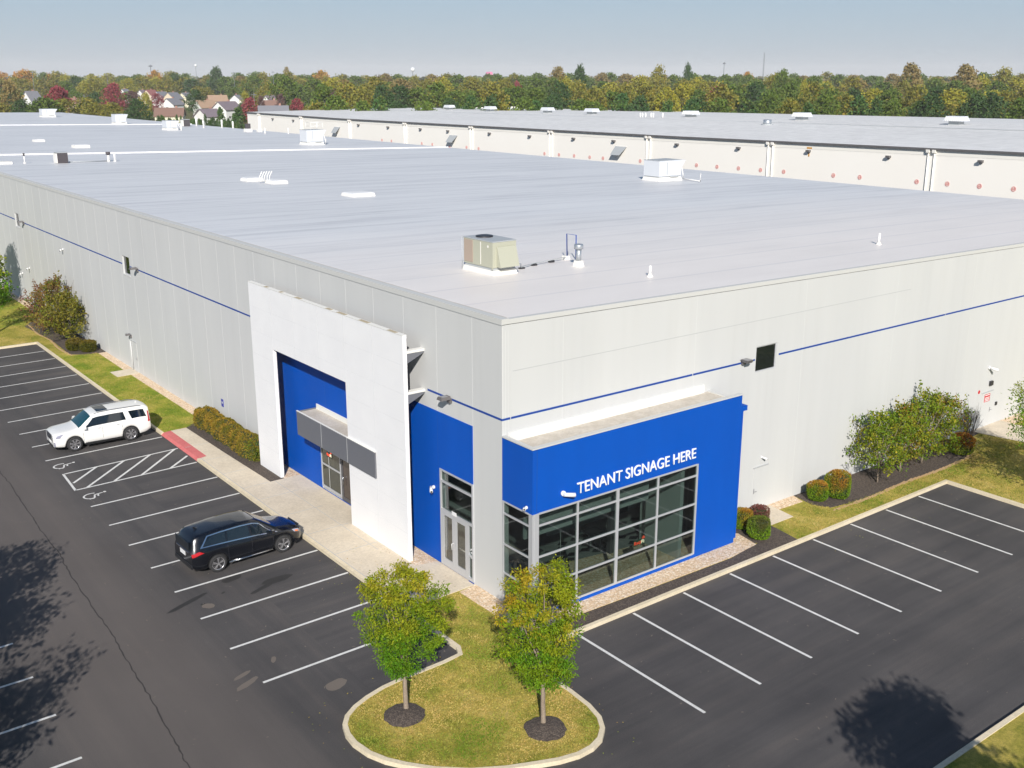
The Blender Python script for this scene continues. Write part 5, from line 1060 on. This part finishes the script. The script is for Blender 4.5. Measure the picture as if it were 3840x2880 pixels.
def tufts(n, x0, x1, y0, y1, green):
    for _ in range(n):
        x, y = rnd.uniform(x0, x1), rnd.uniform(y0, y1)
        if not inpoly(x, y, LP_) or any(inpoly(x, y, a) for a in AVOID): continue
        if min((x+7.02)**2+(y+4.12)**2, (x+3.92)**2+(y+7.42)**2) < .5: continue
        g_ = noise.noise(Vector((x*.55, y*.55, 3)))*1.5+noise.noise(Vector((x*2.3, y*2.3, 9)))*.8+green; near = min(math.hypot(x+7.02, y+4.12), math.hypot(x+3.92, y+7.42))
        if near < 1.25: g_ -= (1.25-near)*1.2
        c = mixc(mixc((.52, .39, .13), (.38, .34, .07), min(1, max(0, .7+g_))), (.15, .24, .02), max(0, min(1, g_*.8+.15+rnd.uniform(-.15, .15))))
        d = Vector((rnd.gauss(0, .5), rnd.gauss(0, .5), 1)).normalized(); leaf(mb, Vector((x, y, .12)), d, rdir(), rnd.uniform(.035, .07), rnd.uniform(.012, .026), jit(c, .2))
tufts(30000, -9.1, -1.8, -9.1, -1.9, 0); tufts(6000, -3.3, -.8, -3.4, 1.7, .35); tufts(22000, 13.5, 36, -3.5, 0, .1); tufts(12000, 25.4, 36, -9.4, -2, 0); tufts(14000, -3.2, -.6, 28, 49, .3); tufts(9000, -9.6, -.6, 54.9, 75, .1)
tag(mb.build('turf', 'leaves'), 'short dry and green grass growing on the island and verges', 'grass', kind='stuff')
mb = MB(); mb.c = []
for _ in range(420):
    k_ = rnd.random(); x, y = (rnd.uniform(-10, -1.5), rnd.uniform(-9.5, -1.5)) if k_ < .5 else (rnd.uniform(14, 34), rnd.uniform(-5.5, -.6)) if k_ < .8 else (rnd.uniform(-4.6, -.5), rnd.uniform(1.8, 8))
    d = Vector((rnd.gauss(0, 1), rnd.gauss(0, 1), .1)).normalized(); leaf(mb, Vector((x, y, .165 if inpoly(x, y, LP_) else .012)), d, Vector((0, 0, 1)), rnd.uniform(.04, .08), .018, jit(rnd.choice([(.5, .38, .05), (.35, .22, .06), (.25, .28, .04)]), .3))
tag(mb.build('fallen_leaves', 'leaves'), 'yellow and brown leaves fallen on the lawns and kerbs', 'leaves', kind='stuff')

# ------------------------------------------------------------------ distance: autumn trees, houses, masts
TREE_MESH = {}
def far_mesh(kind, seed, cols, shape, h=13.0, r=5.0, n=120, per=17, ll=.62, lw=.27):
    global rnd
    rnd = random.Random(seed*31+7)
    mb = MB(); mb.c = []
    if shape == 'round': prof = [(0, .35), (.15, .8), (.4, 1), (.7, .85), (.9, .5), (1, .15)]
    elif shape == 'tall': prof = [(0, .5), (.3, 1), (.6, .85), (.85, .5), (1, .12)]
    elif shape == 'pine': prof = [(0, 1), (.25, .85), (.5, .6), (.75, .35), (1, .04)]
    else: prof = [(0, .9), (.4, 1), (.8, .8), (1, .3)]
    z0 = h*.12; ph = rnd.random()*6
    for _ in range(n):
        t = rnd.random()**.8; a = rnd.uniform(0, 6.2832); rr = lerp(prof, t)*r*(1+.22*math.sin(3*a+ph)+.12*math.sin(5*a-ph+4*t)); q = rr*(.45+.55*math.sqrt(rnd.random()))
        c = Vector((q*math.cos(a), q*math.sin(a), z0+(h-z0)*t)); k = r*(.20 if shape == 'pine' else .26)*rnd.uniform(.7, 1.3); cc = mixc(cols[0], cols[1], rnd.random())
        if len(cols) > 2 and rnd.random() < .12: cc = mixc(cc, cols[2], .6)
        for _ in range(per):
            o = rdir()*k*abs(rnd.gauss(.8, .25)); o.z *= .65
            leaf(mb, c+o, (rdir()+o.normalized()*.8).normalized(), (rdir()+Vector((0, 0, .7))).normalized(), ll*rnd.uniform(.7, 1.4), lw*rnd.uniform(.8, 1.5), jit(cc, .16))
    b0 = len(mb.v); tr = MB(); tr.tube([(0, 0, -.5), (0, 0, h*.35), (.1, 0, h*.7)], [.35, .25, .1], 6)
    for v in tr.v: mb.v.append(v)
    for f in tr.f: mb.f.append(tuple(i+b0 for i in f)); mb.m.append(1); mb.sm.append(False); mb.c.append((.1, .08, .06, 1))
    o = mb.build('proto', ['far_leaves', 'bark_dark']); me = o.data; me.name = 'far_tree_'+kind; bpy.data.objects.remove(o); return me
KINDS = {
    'green': (((.085, .14, .025), (.14, .19, .03)), 'round'), 'olive': (((.16, .17, .03), (.24, .22, .035), (.33, .25, .04)), 'round'), 'yellow': (((.27, .26, .03), (.36, .32, .04), (.22, .24, .03)), 'round'),
    'orange': (((.48, .22, .05), (.40, .27, .05), (.55, .20, .05)), 'round'), 'rust': (((.22, .17, .06), (.29, .22, .08)), 'round'), 'maroon': (((.24, .04, .06), (.33, .08, .085)), 'round'),
    'dark': (((.04, .085, .028), (.07, .12, .035)), 'tall'), 'pine': (((.05, .12, .035), (.10, .17, .04), (.17, .19, .04)), 'pine'), 'plum': (((.12, .06, .065), (.17, .10, .08)), 'round'), 'gold': (((.20, .19, .03), (.28, .24, .04), (.18, .19, .04)), 'round')}
for i, (k_, (cols, shp)) in enumerate(KINDS.items()): TREE_MESH[k_] = [far_mesh(k_, i*3+j, cols, shp) for j in range(2)]
DESC = {'green': 'mid green round tree', 'olive': 'olive green round tree', 'yellow': 'yellow leaved tree', 'orange': 'orange leaved tree', 'rust': 'rusty brown tree', 'maroon': 'maroon red tree', 'dark': 'dark green tree', 'pine': 'pointed evergreen tree', 'plum': 'dull purple tree', 'gold': 'golden olive tree'}
frnd = random.Random(4)
def far_tree(kind, p, h, wd, label, group=None):
    o = bpy.data.objects.new('pine_tree' if kind == 'pine' else 'tree', frnd.choice(TREE_MESH[kind])); COL.objects.link(o); o.location = p; o.rotation_euler = (0, 0, frnd.uniform(0, 6.28)); o.scale = (wd/10.5, wd/10.5, h/13)
    return tag(o, label, 'tree', group)
def tpx(u, vtop, D, up=0):   # ground point and height for a tree whose top shows at (u, vtop)
    p = far(u, D, -.25); d = ray(u, vtop); dd = (p-CAM).length if False else math.hypot(p.x-CAM.x, p.y-CAM.y); h = CAM.z + d.z/math.hypot(d.x, d.y)*dd
    return p, h+.25
def px2m(D): return (D*math.cos(PITCH)+3.7)/FPX
SPEC = [  # kind, centre px, top px, width px, distance, label
    ('maroon', 222, 330, 92, 455, 'large maroon tree at the far left behind the near roof'), ('maroon', 430, 316, 70, 520, 'maroon tree with a pointed crown left of the row of houses'), ('maroon', 590, 354, 44, 600, 'small maroon tree in front of the white gabled house'),
    ('maroon', 938, 370, 60, 430, 'bright maroon tree beside the left end of the cream warehouse'), ('maroon', 1116, 373, 50, 420, 'maroon tree just above the end of the cream warehouse roof'), ('plum', 1054, 357, 40, 470, 'dark red tree behind the grey roofed house'),
    ('plum', 980, 366, 30, 460, 'dull purple tree right of the bright maroon one'), ('plum', 500, 345, 62, 560, 'wide dull purple tree below the row of houses'), ('rust', 48, 312, 80, 430, 'large brown tree at the far left edge of the wood'), ('dark', 515, 378, 84, 395, 'dark green round tree at the end of the near roof'),
    ('dark', 735, 340, 70, 560, 'tall dark green tree among the houses'), ('green', 250, 310, 70, 700, 'green and yellow tree behind the large maroon one'), ('yellow', 250, 284, 60, 900, 'bright yellow tree on the left skyline'), ('orange', 95, 268, 90, 1000, 'wide orange tree at the left skyline'),
    ('orange', 192, 281, 60, 980, 'orange tree right of the wide orange one on the left skyline'), ('yellow', 545, 352, 50, 520, 'yellow tree in front of the beige gabled house'), ('yellow', 1016, 328, 42, 620, 'yellow green tree behind the purple roofed house'), ('yellow', 922, 346, 36, 560, 'slim yellow tree above the bright maroon one'),
    ('dark', 815, 258, 66, 900, 'dark tree standing above the skyline left of centre'), ('olive', 360, 310, 90, 640, 'olive tree left of the pointed maroon one'), ('green', 395, 330, 40, 560, 'green tree touching the pointed maroon one'), ('pine', 826, 405, 44, 400, 'larger pointed evergreen left of the cream warehouse'),
    ('pine', 893, 408, 78, 385, 'broad evergreen touching the left end of the cream warehouse'), ('rust', 1078, 256, 30, 1100, 'brown bare tree above the skyline over the cream warehouse end'), ('orange', 1300, 308, 50, 620, 'orange tree above the left part of the cream warehouse roof'), ('plum', 1250, 340, 30, 560, 'small reddish tree left of the orange one'),
    ('dark', 2172, 254, 60, 620, 'dark tall tree above the skyline in the middle'), ('rust', 2090, 258, 70, 640, 'brown tree left of the tall dark one on the skyline'), ('maroon', 1940, 312, 34, 560, 'narrow maroon tree in the middle of the wood'), ('gold', 2470, 255, 66, 640, 'golden tree standing above the skyline right of centre'),
    ('dark', 2575, 247, 42, 620, 'dark round headed tree left of the masts'), ('maroon', 2695, 320, 76, 470, 'wide maroon tree in the right half of the wood'), ('green', 2930, 268, 66, 500, 'bright green tree above the right half of the wood'), ('yellow', 3010, 310, 40, 470, 'yellow tree right of the bright green one'),
    ('rust', 3405, 247, 90, 560, 'large golden brown tree high on the right skyline'), ('rust', 3610, 252, 96, 540, 'second large brown tree at the right skyline'), ('orange', 2800, 275, 50, 900, 'pale orange tree under the lattice mast'), ('gold', 3760, 262, 90, 620, 'golden olive tree at the right end of the skyline'),
    ('green', 170, 372, 120, 420, 'low spreading green tree behind the far rooftop unit'), ('olive', 330, 372, 110, 440, 'pale olive tree behind the near roof between the two far units'), ('olive', 420, 390, 80, 410, 'light bushy tree left of the dark round one'), ('dark', 660, 280, 60, 950, 'dark tree at the skyline over the houses')]
for kind, u, vt, wp, D, lb in SPEC:
    p, h = tpx(u, vt, D); far_tree(kind, p, max(h, 4), wp*px2m(D)*1.12, lb)
grp_r = 'trees of the wood behind the cream warehouse'; grp_l = 'trees among and behind the houses'; grp_p = 'evergreens in the row at the end of the near roof'
for k_ in range(26):
    u = 590+k_*12.5+frnd.uniform(-5, 5); D = frnd.uniform(365, 385); p, h = tpx(u, frnd.uniform(432, 455), D); far_tree('pine' if frnd.random() < .8 else 'dark', p, max(h, 3), 24*px2m(D)*frnd.uniform(.8, 1.3), ('leftmost' if k_ == 0 else ['second', 'third', 'fourth', 'fifth', 'sixth', 'seventh', 'eighth', 'ninth', 'tenth', 'eleventh', 'twelfth', 'thirteenth', 'fourteenth', 'fifteenth', 'sixteenth', 'seventeenth', 'eighteenth', 'nineteenth', 'twentieth', 'twenty-first', 'twenty-second', 'twenty-third', 'twenty-fourth', 'twenty-fifth', 'twenty-sixth'][k_-1])+' small evergreen from the left in the screening row before the houses', grp_p)
WOOD = []
def wood(u0, u1, step, D0, D1, v0, v1, kinds, wpx, desc, group):
    u = u0
    while u < u1:
        D = frnd.uniform(D0, D1); k_ = frnd.choice(kinds); p, h = tpx(u+frnd.uniform(-step*.3, step*.3), frnd.uniform(v0, v1), D); WOOD.append((k_, desc, u, far_tree(k_, p, min(max(h, 4), 24), frnd.uniform(*wpx)*px2m(D), DESC[k_], group))); u += step*frnd.uniform(.8, 1.2)
# right: layered wood behind the cream warehouse
wood(1200, 3900, 74, 310, 345, 350, 392, ['pine', 'dark', 'green', 'pine', 'olive', 'green'], (100, 140), 'front row', grp_r)
wood(1220, 3900, 70, 380, 440, 316, 350, ['green', 'olive', 'green', 'gold', 'green', 'olive', 'dark', 'yellow'], (100, 140), 'second row', grp_r)
wood(1000, 3900, 62, 520, 640, 290, 320, ['green', 'olive', 'gold', 'olive', 'rust', 'green', 'green', 'yellow'], (84, 124), 'third row', grp_r)
wood(900, 3900, 56, 760, 960, 276, 292, ['olive', 'green', 'gold', 'green', 'olive', 'rust', 'green'], (66, 100), 'back row', grp_r)
# left: trees between and behind the houses
wood(-60, 1250, 60, 900, 1060, 270, 288, ['olive', 'green', 'yellow', 'green', 'olive', 'green', 'orange'], (66, 100), 'skyline row', grp_l)
wood(-60, 1250, 54, 800, 880, 290, 310, ['olive', 'green', 'yellow', 'olive', 'dark', 'green'], (70, 104), 'wood behind the houses', grp_l)
wood(-60, 480, 60, 560, 640, 332, 350, ['green', 'olive', 'dark', 'olive'], (76, 104), 'rows left of houses', grp_l)
wood(-60, 470, 62, 420, 450, 372, 396, ['green', 'olive', 'dark'], (80, 120), 'low row past near roof', grp_l)
wood(740, 1240, 62, 740, 790, 322, 338, ['olive', 'green', 'green', 'yellow'], (50, 80), 'row behind the houses', grp_l)
wood(900, 1240, 70, 480, 500, 385, 402, ['green', 'olive', 'dark'], (36, 60), 'gaps between houses', grp_l)
VENTS = [1685, 1838, 2054, 2219, 2590, 3007, 3587]; NUM = ['one', 'two', 'three', 'four', 'five', 'six', 'seven']
ORD = ['first', 'second', 'third', 'fourth', 'fifth', 'sixth', 'seventh', 'eighth', 'ninth', 'tenth']
def where(u, right):
    if right:
        k = sum(v < u for v in VENTS)
        return 'left of ventilator one' if k == 0 else ('right of ventilator seven' if k == 7 else 'between ventilators %s and %s' % (NUM[k-1], NUM[k]))
    return 'left of the largest maroon tree' if u < 222 else 'between the two big maroon trees' if u < 430 else 'above the back row houses' if u < 740 else 'above the white gable houses' if u < 938 else 'above the cream warehouse end'
SHORT = {'green': 'green tree', 'olive': 'olive tree', 'yellow': 'yellow tree', 'orange': 'orange tree', 'rust': 'brown tree', 'maroon': 'maroon tree', 'dark': 'dark tree', 'pine': 'evergreen', 'plum': 'purple tree', 'gold': 'golden tree'}
bk = {}
for k_, d_, u_, o_ in WOOD: bk.setdefault((k_, d_, where(u_, o_['group'] == grp_r)), []).append((u_, o_))
for (k_, d_, wh), L_ in bk.items():
    L_.sort(key=lambda q: q[0])
    for i_, (u_, o_) in enumerate(L_): o_['label'] = ('only ' if len(L_) == 1 else ORD[i_ % 10]+' ')+SHORT[k_]+' in the '+d_+', '+wh
# far-off woods to the horizon that read as one mass
rnd = random.Random(12); mb = MB(); mb.c = []
def lump(c, r, h, col, n=10):
    for _ in range(n):
        d = rdir(); d.z = abs(d.z); p = c+Vector((d.x*r, d.y*r, h*(.35+.65*d.z)-2)); s = r*rnd.uniform(.35, .6); t1 = (d+rdir()*.5).normalized(); a = t1.orthogonal().normalized(); b2 = t1.cross(a)
        b0 = len(mb.v); k = 5
        for j in range(k): an = 2*math.pi*j/k+rnd.uniform(-.3, .3); mb.v.append(tuple(p+a*math.cos(an)*s+b2*math.sin(an)*s*.8))
        mb.f.append(tuple(range(b0, b0+k))); mb.m.append(0); mb.sm.append(False); mb.c.append(jit(col, .3))
for D0, D1, n, hh in ((1080, 1400, 520, (15, 20)), (1400, 2200, 900, (15, 21)), (2200, 4200, 1100, (17, 23))):
    for _ in range(n):
        D = rnd.uniform(D0, D1); u = rnd.uniform(-300, 4140); p = far(u, D, -.25)
        c = rnd.choice([(.10, .14, .03), (.14, .17, .035), (.19, .18, .045), (.20, .15, .05), (.07, .10, .03), (.13, .16, .035), (.12, .15, .03)]); lump(p, rnd.uniform(6, 10)*(1+D/4000), rnd.uniform(*hh), c, 9)
tag(mb.build('distant_woods', 'far_leaves'), 'far-off autumn woods running along the horizon', 'woods', kind='stuff')
# undergrowth under the wood
rnd = random.Random(77); mb = MB(); mb.c = []
for _ in range(1500):
    D = rnd.uniform(290, 1080); u = rnd.uniform(1150, 4000) if rnd.random() < .75 else rnd.uniform(-100, 1200)
    if u < 1200 and 440 < D < 800 and 480 < u: continue
    p = far(u, D, -.25); lump(p, rnd.uniform(2.5, 5), rnd.uniform(2.5, 5.5), rnd.choice([(.06, .08, .02), (.11, .11, .03), (.15, .12, .04)]), 7)
tag(mb.build('undergrowth', 'far_leaves'), 'low scrub growing between the trees of the wood', 'undergrowth', kind='stuff')
# houses
for n_, c in dict(house_white=(.78, .77, .74), house_beige=(.66, .55, .42), house_cream=(.72, .68, .52), house_blue=(.42, .50, .55), roof_brown=(.22, .13, .10), roof_grey=(.20, .20, .22), roof_purple=(.20, .16, .18), roof_tan=(.36, .24, .16), roof_red=(.30, .11, .10), house_brick=(.40, .22, .17)).items(): mat(n_, c, .85)
def house(u, vridge, wpx, D, yaw, wall, roof, label, hr=None, deep=9.0):
    p = far(u, D, -.2); _, h = tpx(u, vridge, D); h = max(h, 4.5) if hr is None else hr; W = wpx*px2m(D); H = h*.58
    T = thing('house', label, 'house', p, yaw); L = W/2; B = deep/2
    q = MB(); q.box(-L, L, -B, B, -.1, H)
    for s in (-1, 1): q.poly([(s*L, -B, H), (s*L, B, H), (s*L, 0, h-.15)])
    q.build('wall', wall, T, local=True)
    q = MB(); e = .5
    for s in (-1, 1): q.hexa([(-L-e, s*(B+e), H-.3), (L+e, s*(B+e), H-.3), (L+e, 0, h-.1), (-L-e, 0, h-.1), (-L-e, s*(B+e), H-.05), (L+e, s*(B+e), H-.05), (L+e, 0, h+.1), (-L-e, 0, h+.1)])
    rf_ = q.build('roof', roof, T, local=True); q = MB(); q.box(L*.4, L*.4+.8, .6, 1.4, h-1.2, h+.8); q.build('chimney', 'house_brick', rf_, local=True)
    for k in (-.6, -.1, .5):
        f_ = MB(); f_.box(L*k-.6, L*k+.6, -B-.05, -B, 1.0, 2.2); w_ = f_.build('window', 'white_plastic', T, local=True); MB().box(L*k-.5, L*k+.5, -B-.08, -B-.05, 1.1, 2.1).build('pane', 'dark_glass', w_, local=True)
    f_ = MB(); f_.box(-L-.05, -L, -1.0, 1.0, H*.35, H*.75); w_ = f_.build('window', 'white_plastic', T, local=True); MB().box(-L-.08, -L-.05, -.85, .85, H*.4, H*.72).build('pane', 'dark_glass', w_, local=True)
    return T
TV = YAW-math.pi/2   # a house whose long side faces the viewer
house(636, 405, 100, 455, TV+.15, 'house_cream', 'roof_brown', 'long low house with brown roof behind the screening evergreens', deep=8)
house(780, 409, 70, 455, TV+.9, 'house_white', 'roof_purple', 'white gabled house with a dark window beside the cream warehouse')
house(850, 381, 90, 520, TV+1.1, 'house_white', 'roof_purple', 'largest white gable end among the nearer houses'); house(768, 376, 66, 560, TV+.8, 'house_white', 'roof_tan', 'house with an orange brown roof left of the largest white gable')
house(815, 357, 66, 700, TV+.4, 'house_cream', 'roof_tan', 'cream house with a tan roof behind the orange brown one'); house(888, 356, 30, 690, TV+1.3, 'house_white', 'roof_grey', 'small white gable right of the cream house')
house(645, 369, 60, 620, TV+1.2, 'house_white', 'roof_grey', 'white house with dormer in the middle of the group'); house(536, 338, 34, 800, TV+1.25, 'house_white', 'roof_purple', 'leftmost house of the back row'); house(566, 337, 50, 780, TV+1.25, 'house_beige', 'roof_red', 'beige gabled house with red brown roof in the back row')
house(606, 344, 56, 740, TV+1.25, 'house_white', 'roof_grey', 'white gabled house in the back row'); house(648, 347, 56, 730, TV+1.25, 'house_beige', 'roof_grey', 'tan gabled house with a grey roof in the back row'); house(696, 348, 44, 740, TV+1.25, 'house_cream', 'roof_grey', 'rightmost tan house of the back row')
house(122, 342, 46, 560, TV+1.0, 'house_white', 'roof_grey', 'white house between trees at the far left'); house(280, 368, 34, 560, TV+1.2, 'house_beige', 'roof_tan', 'beige roofed house right of the large maroon tree'); house(322, 351, 44, 640, TV+1.25, 'house_cream', 'roof_grey', 'cream house half hidden left of the pointed maroon tree'); house(470, 334, 30, 760, TV+1.25, 'house_white', 'roof_grey', 'small white roofed house right of the pointed maroon tree')
house(1015, 358, 46, 560, TV+1.0, 'house_white', 'roof_purple', 'white house with purple roof beyond the cream warehouse end'); house(1016, 377, 48, 480, TV+.2, 'house_brick', 'roof_brown', 'brick brown house beside the dull purple tree'); house(1026, 397, 104, 400, TV+.25, 'house_beige', 'roof_grey', 'grey roofed house just above the end of the cream warehouse')
house(1178, 388, 34, 420, TV+1.3, 'house_beige', 'roof_tan', 'small tan gable above the cream warehouse roof'); house(1220, 376, 26, 480, TV+1.0, 'house_white', 'roof_purple', 'tiny white house right of the small tan gable'); house(1352, 360, 20, 560, TV+1.2, 'house_white', 'roof_grey', 'white chimney like house among trees above the cream roof')
# masts, water towers and poles on the horizon
mat('mast_steel', (.16, .17, .19), .6); mat('mast_white', (.85, .85, .86), .5); mat('pink_roof', (.75, .25, .42), .6)
def mast(u, vtop, D, w_, label, lattice=False, heads=False):
    p, h = tpx(u, vtop, D); T = thing('radio_mast', label, 'mast', p); q = MB()
    if lattice:
        for a in range(3): an = a*2.094; q.tube([(w_*math.cos(an), w_*math.sin(an), 0), (w_*.7*math.cos(an), w_*.7*math.sin(an), h)], w_*.16, 4)
        k = 0; z = 0
        while z < h-w_*2:
            for a in range(3): a0 = a*2.094; a1 = a0+2.094; q.tube([(w_*math.cos(a0), w_*math.sin(a0), z), (w_*math.cos(a1), w_*math.sin(a1), z+w_*1.8)], w_*.09, 3)
            z += w_*1.8
    else: q.tube([(0, 0, 0), (0, 0, h)], [w_, w_*.6], 6)
    q.build('mast_pole', 'mast_steel', T, local=True)
    if heads: q = MB(); q.lathe([(w_*3, h*.93), (w_*3, h*.97)], 0, 0, 6); q.box(-w_*3.2, w_*3.2, -.2, .2, h*.93, h*.97); q.build('antenna_platform', 'mast_steel', T, local=True)
mast(2859, 196, 1500, 1.0, 'tallest thin lattice mast on the right skyline', True); mast(2711, 232, 1400, .55, 'shorter mast left of the tallest lattice mast', heads=True); mast(572, 242, 1200, .6, 'thin mast on the left skyline', heads=True)
def water_tower(u, vt, D, r, label, m_='mast_white'):
    p, h = tpx(u, vt, D); T = thing('water_tower', label, 'water tower', p); MB().tube([(0, 0, 0), (0, 0, h-r)], r*.16, 8).build('stem', 'mast_steel', T, local=True)
    MB().lathe([(.01, h-r*2), (r*.7, h-r*1.7), (r, h-r), (r*.75, h-r*.3), (.01, h)], 0, 0, 14).build('tank', m_, T, local=True)
water_tower(1549, 252, 2200, 4.6, 'white water tower on the horizon right of the left skyline mast'); water_tower(739, 240, 2000, 2.6, 'small white water tower above the left skyline')
p, h = tpx(1835, 270, 1500); tag(MB().hexa([(p.x-8, p.y-5, 0), (p.x+8, p.y-5, 0), (p.x+8, p.y+5, 0), (p.x-8, p.y+5, 0), (p.x-3, p.y-3, h), (p.x+3, p.y-3, h), (p.x+3, p.y+3, h), (p.x-3, p.y+3, h)]).build('distant_roof', 'pink_roof'), 'pink roofed structure poking above the skyline', 'roof')
for u, vt, vb, D, lb in ((131, 266, 0, 800, 'pale utility pole in front of the orange tree at the left skyline'), (409, 275, 0, 760, 'pale utility pole above the pointed maroon tree'), (1029, 265, 0, 800, 'utility pole at the skyline over the cream warehouse end'), (882, 268, 0, 800, 'slim pole left of the cream warehouse end'), (955, 346, 0, 500, 'white pole beside the slim yellow tree')):
    p, h = tpx(u, vt, D); T = thing('utility_pole', lb, 'pole', p); MB().tube([(0, 0, 0), (0, 0, h)], [.2, .12], 6).build('pole', 'mast_steel', T, local=True); MB().box(-1.2, 1.2, -.1, .1, h-1.2, h-.9).build('crossarm', 'mast_steel', T, local=True)
# ------------------------------------------------------------------ autumn haze
hz = bpy.data.materials.new('haze_air'); hz.use_nodes = True; N = hz.node_tree.nodes; N.clear(); out = N.new('ShaderNodeOutputMaterial'); pv = N.new('ShaderNodeVolumePrincipled')
pv.inputs['Color'].default_value = (.985, .99, 1, 1); pv.inputs['Density'].default_value = .00012; pv.inputs['Anisotropy'].default_value = -.15; hz.node_tree.links.new(pv.outputs[0], out.inputs['Volume']); MATS['haze_air'] = hz
HAZE = MB().box(-7000, 7000, -7000, 7000, -1.3, 95); o = HAZE.build('haze', 'haze_air'); tag(o, 'thin autumn haze over the whole place', 'haze', kind='stuff')
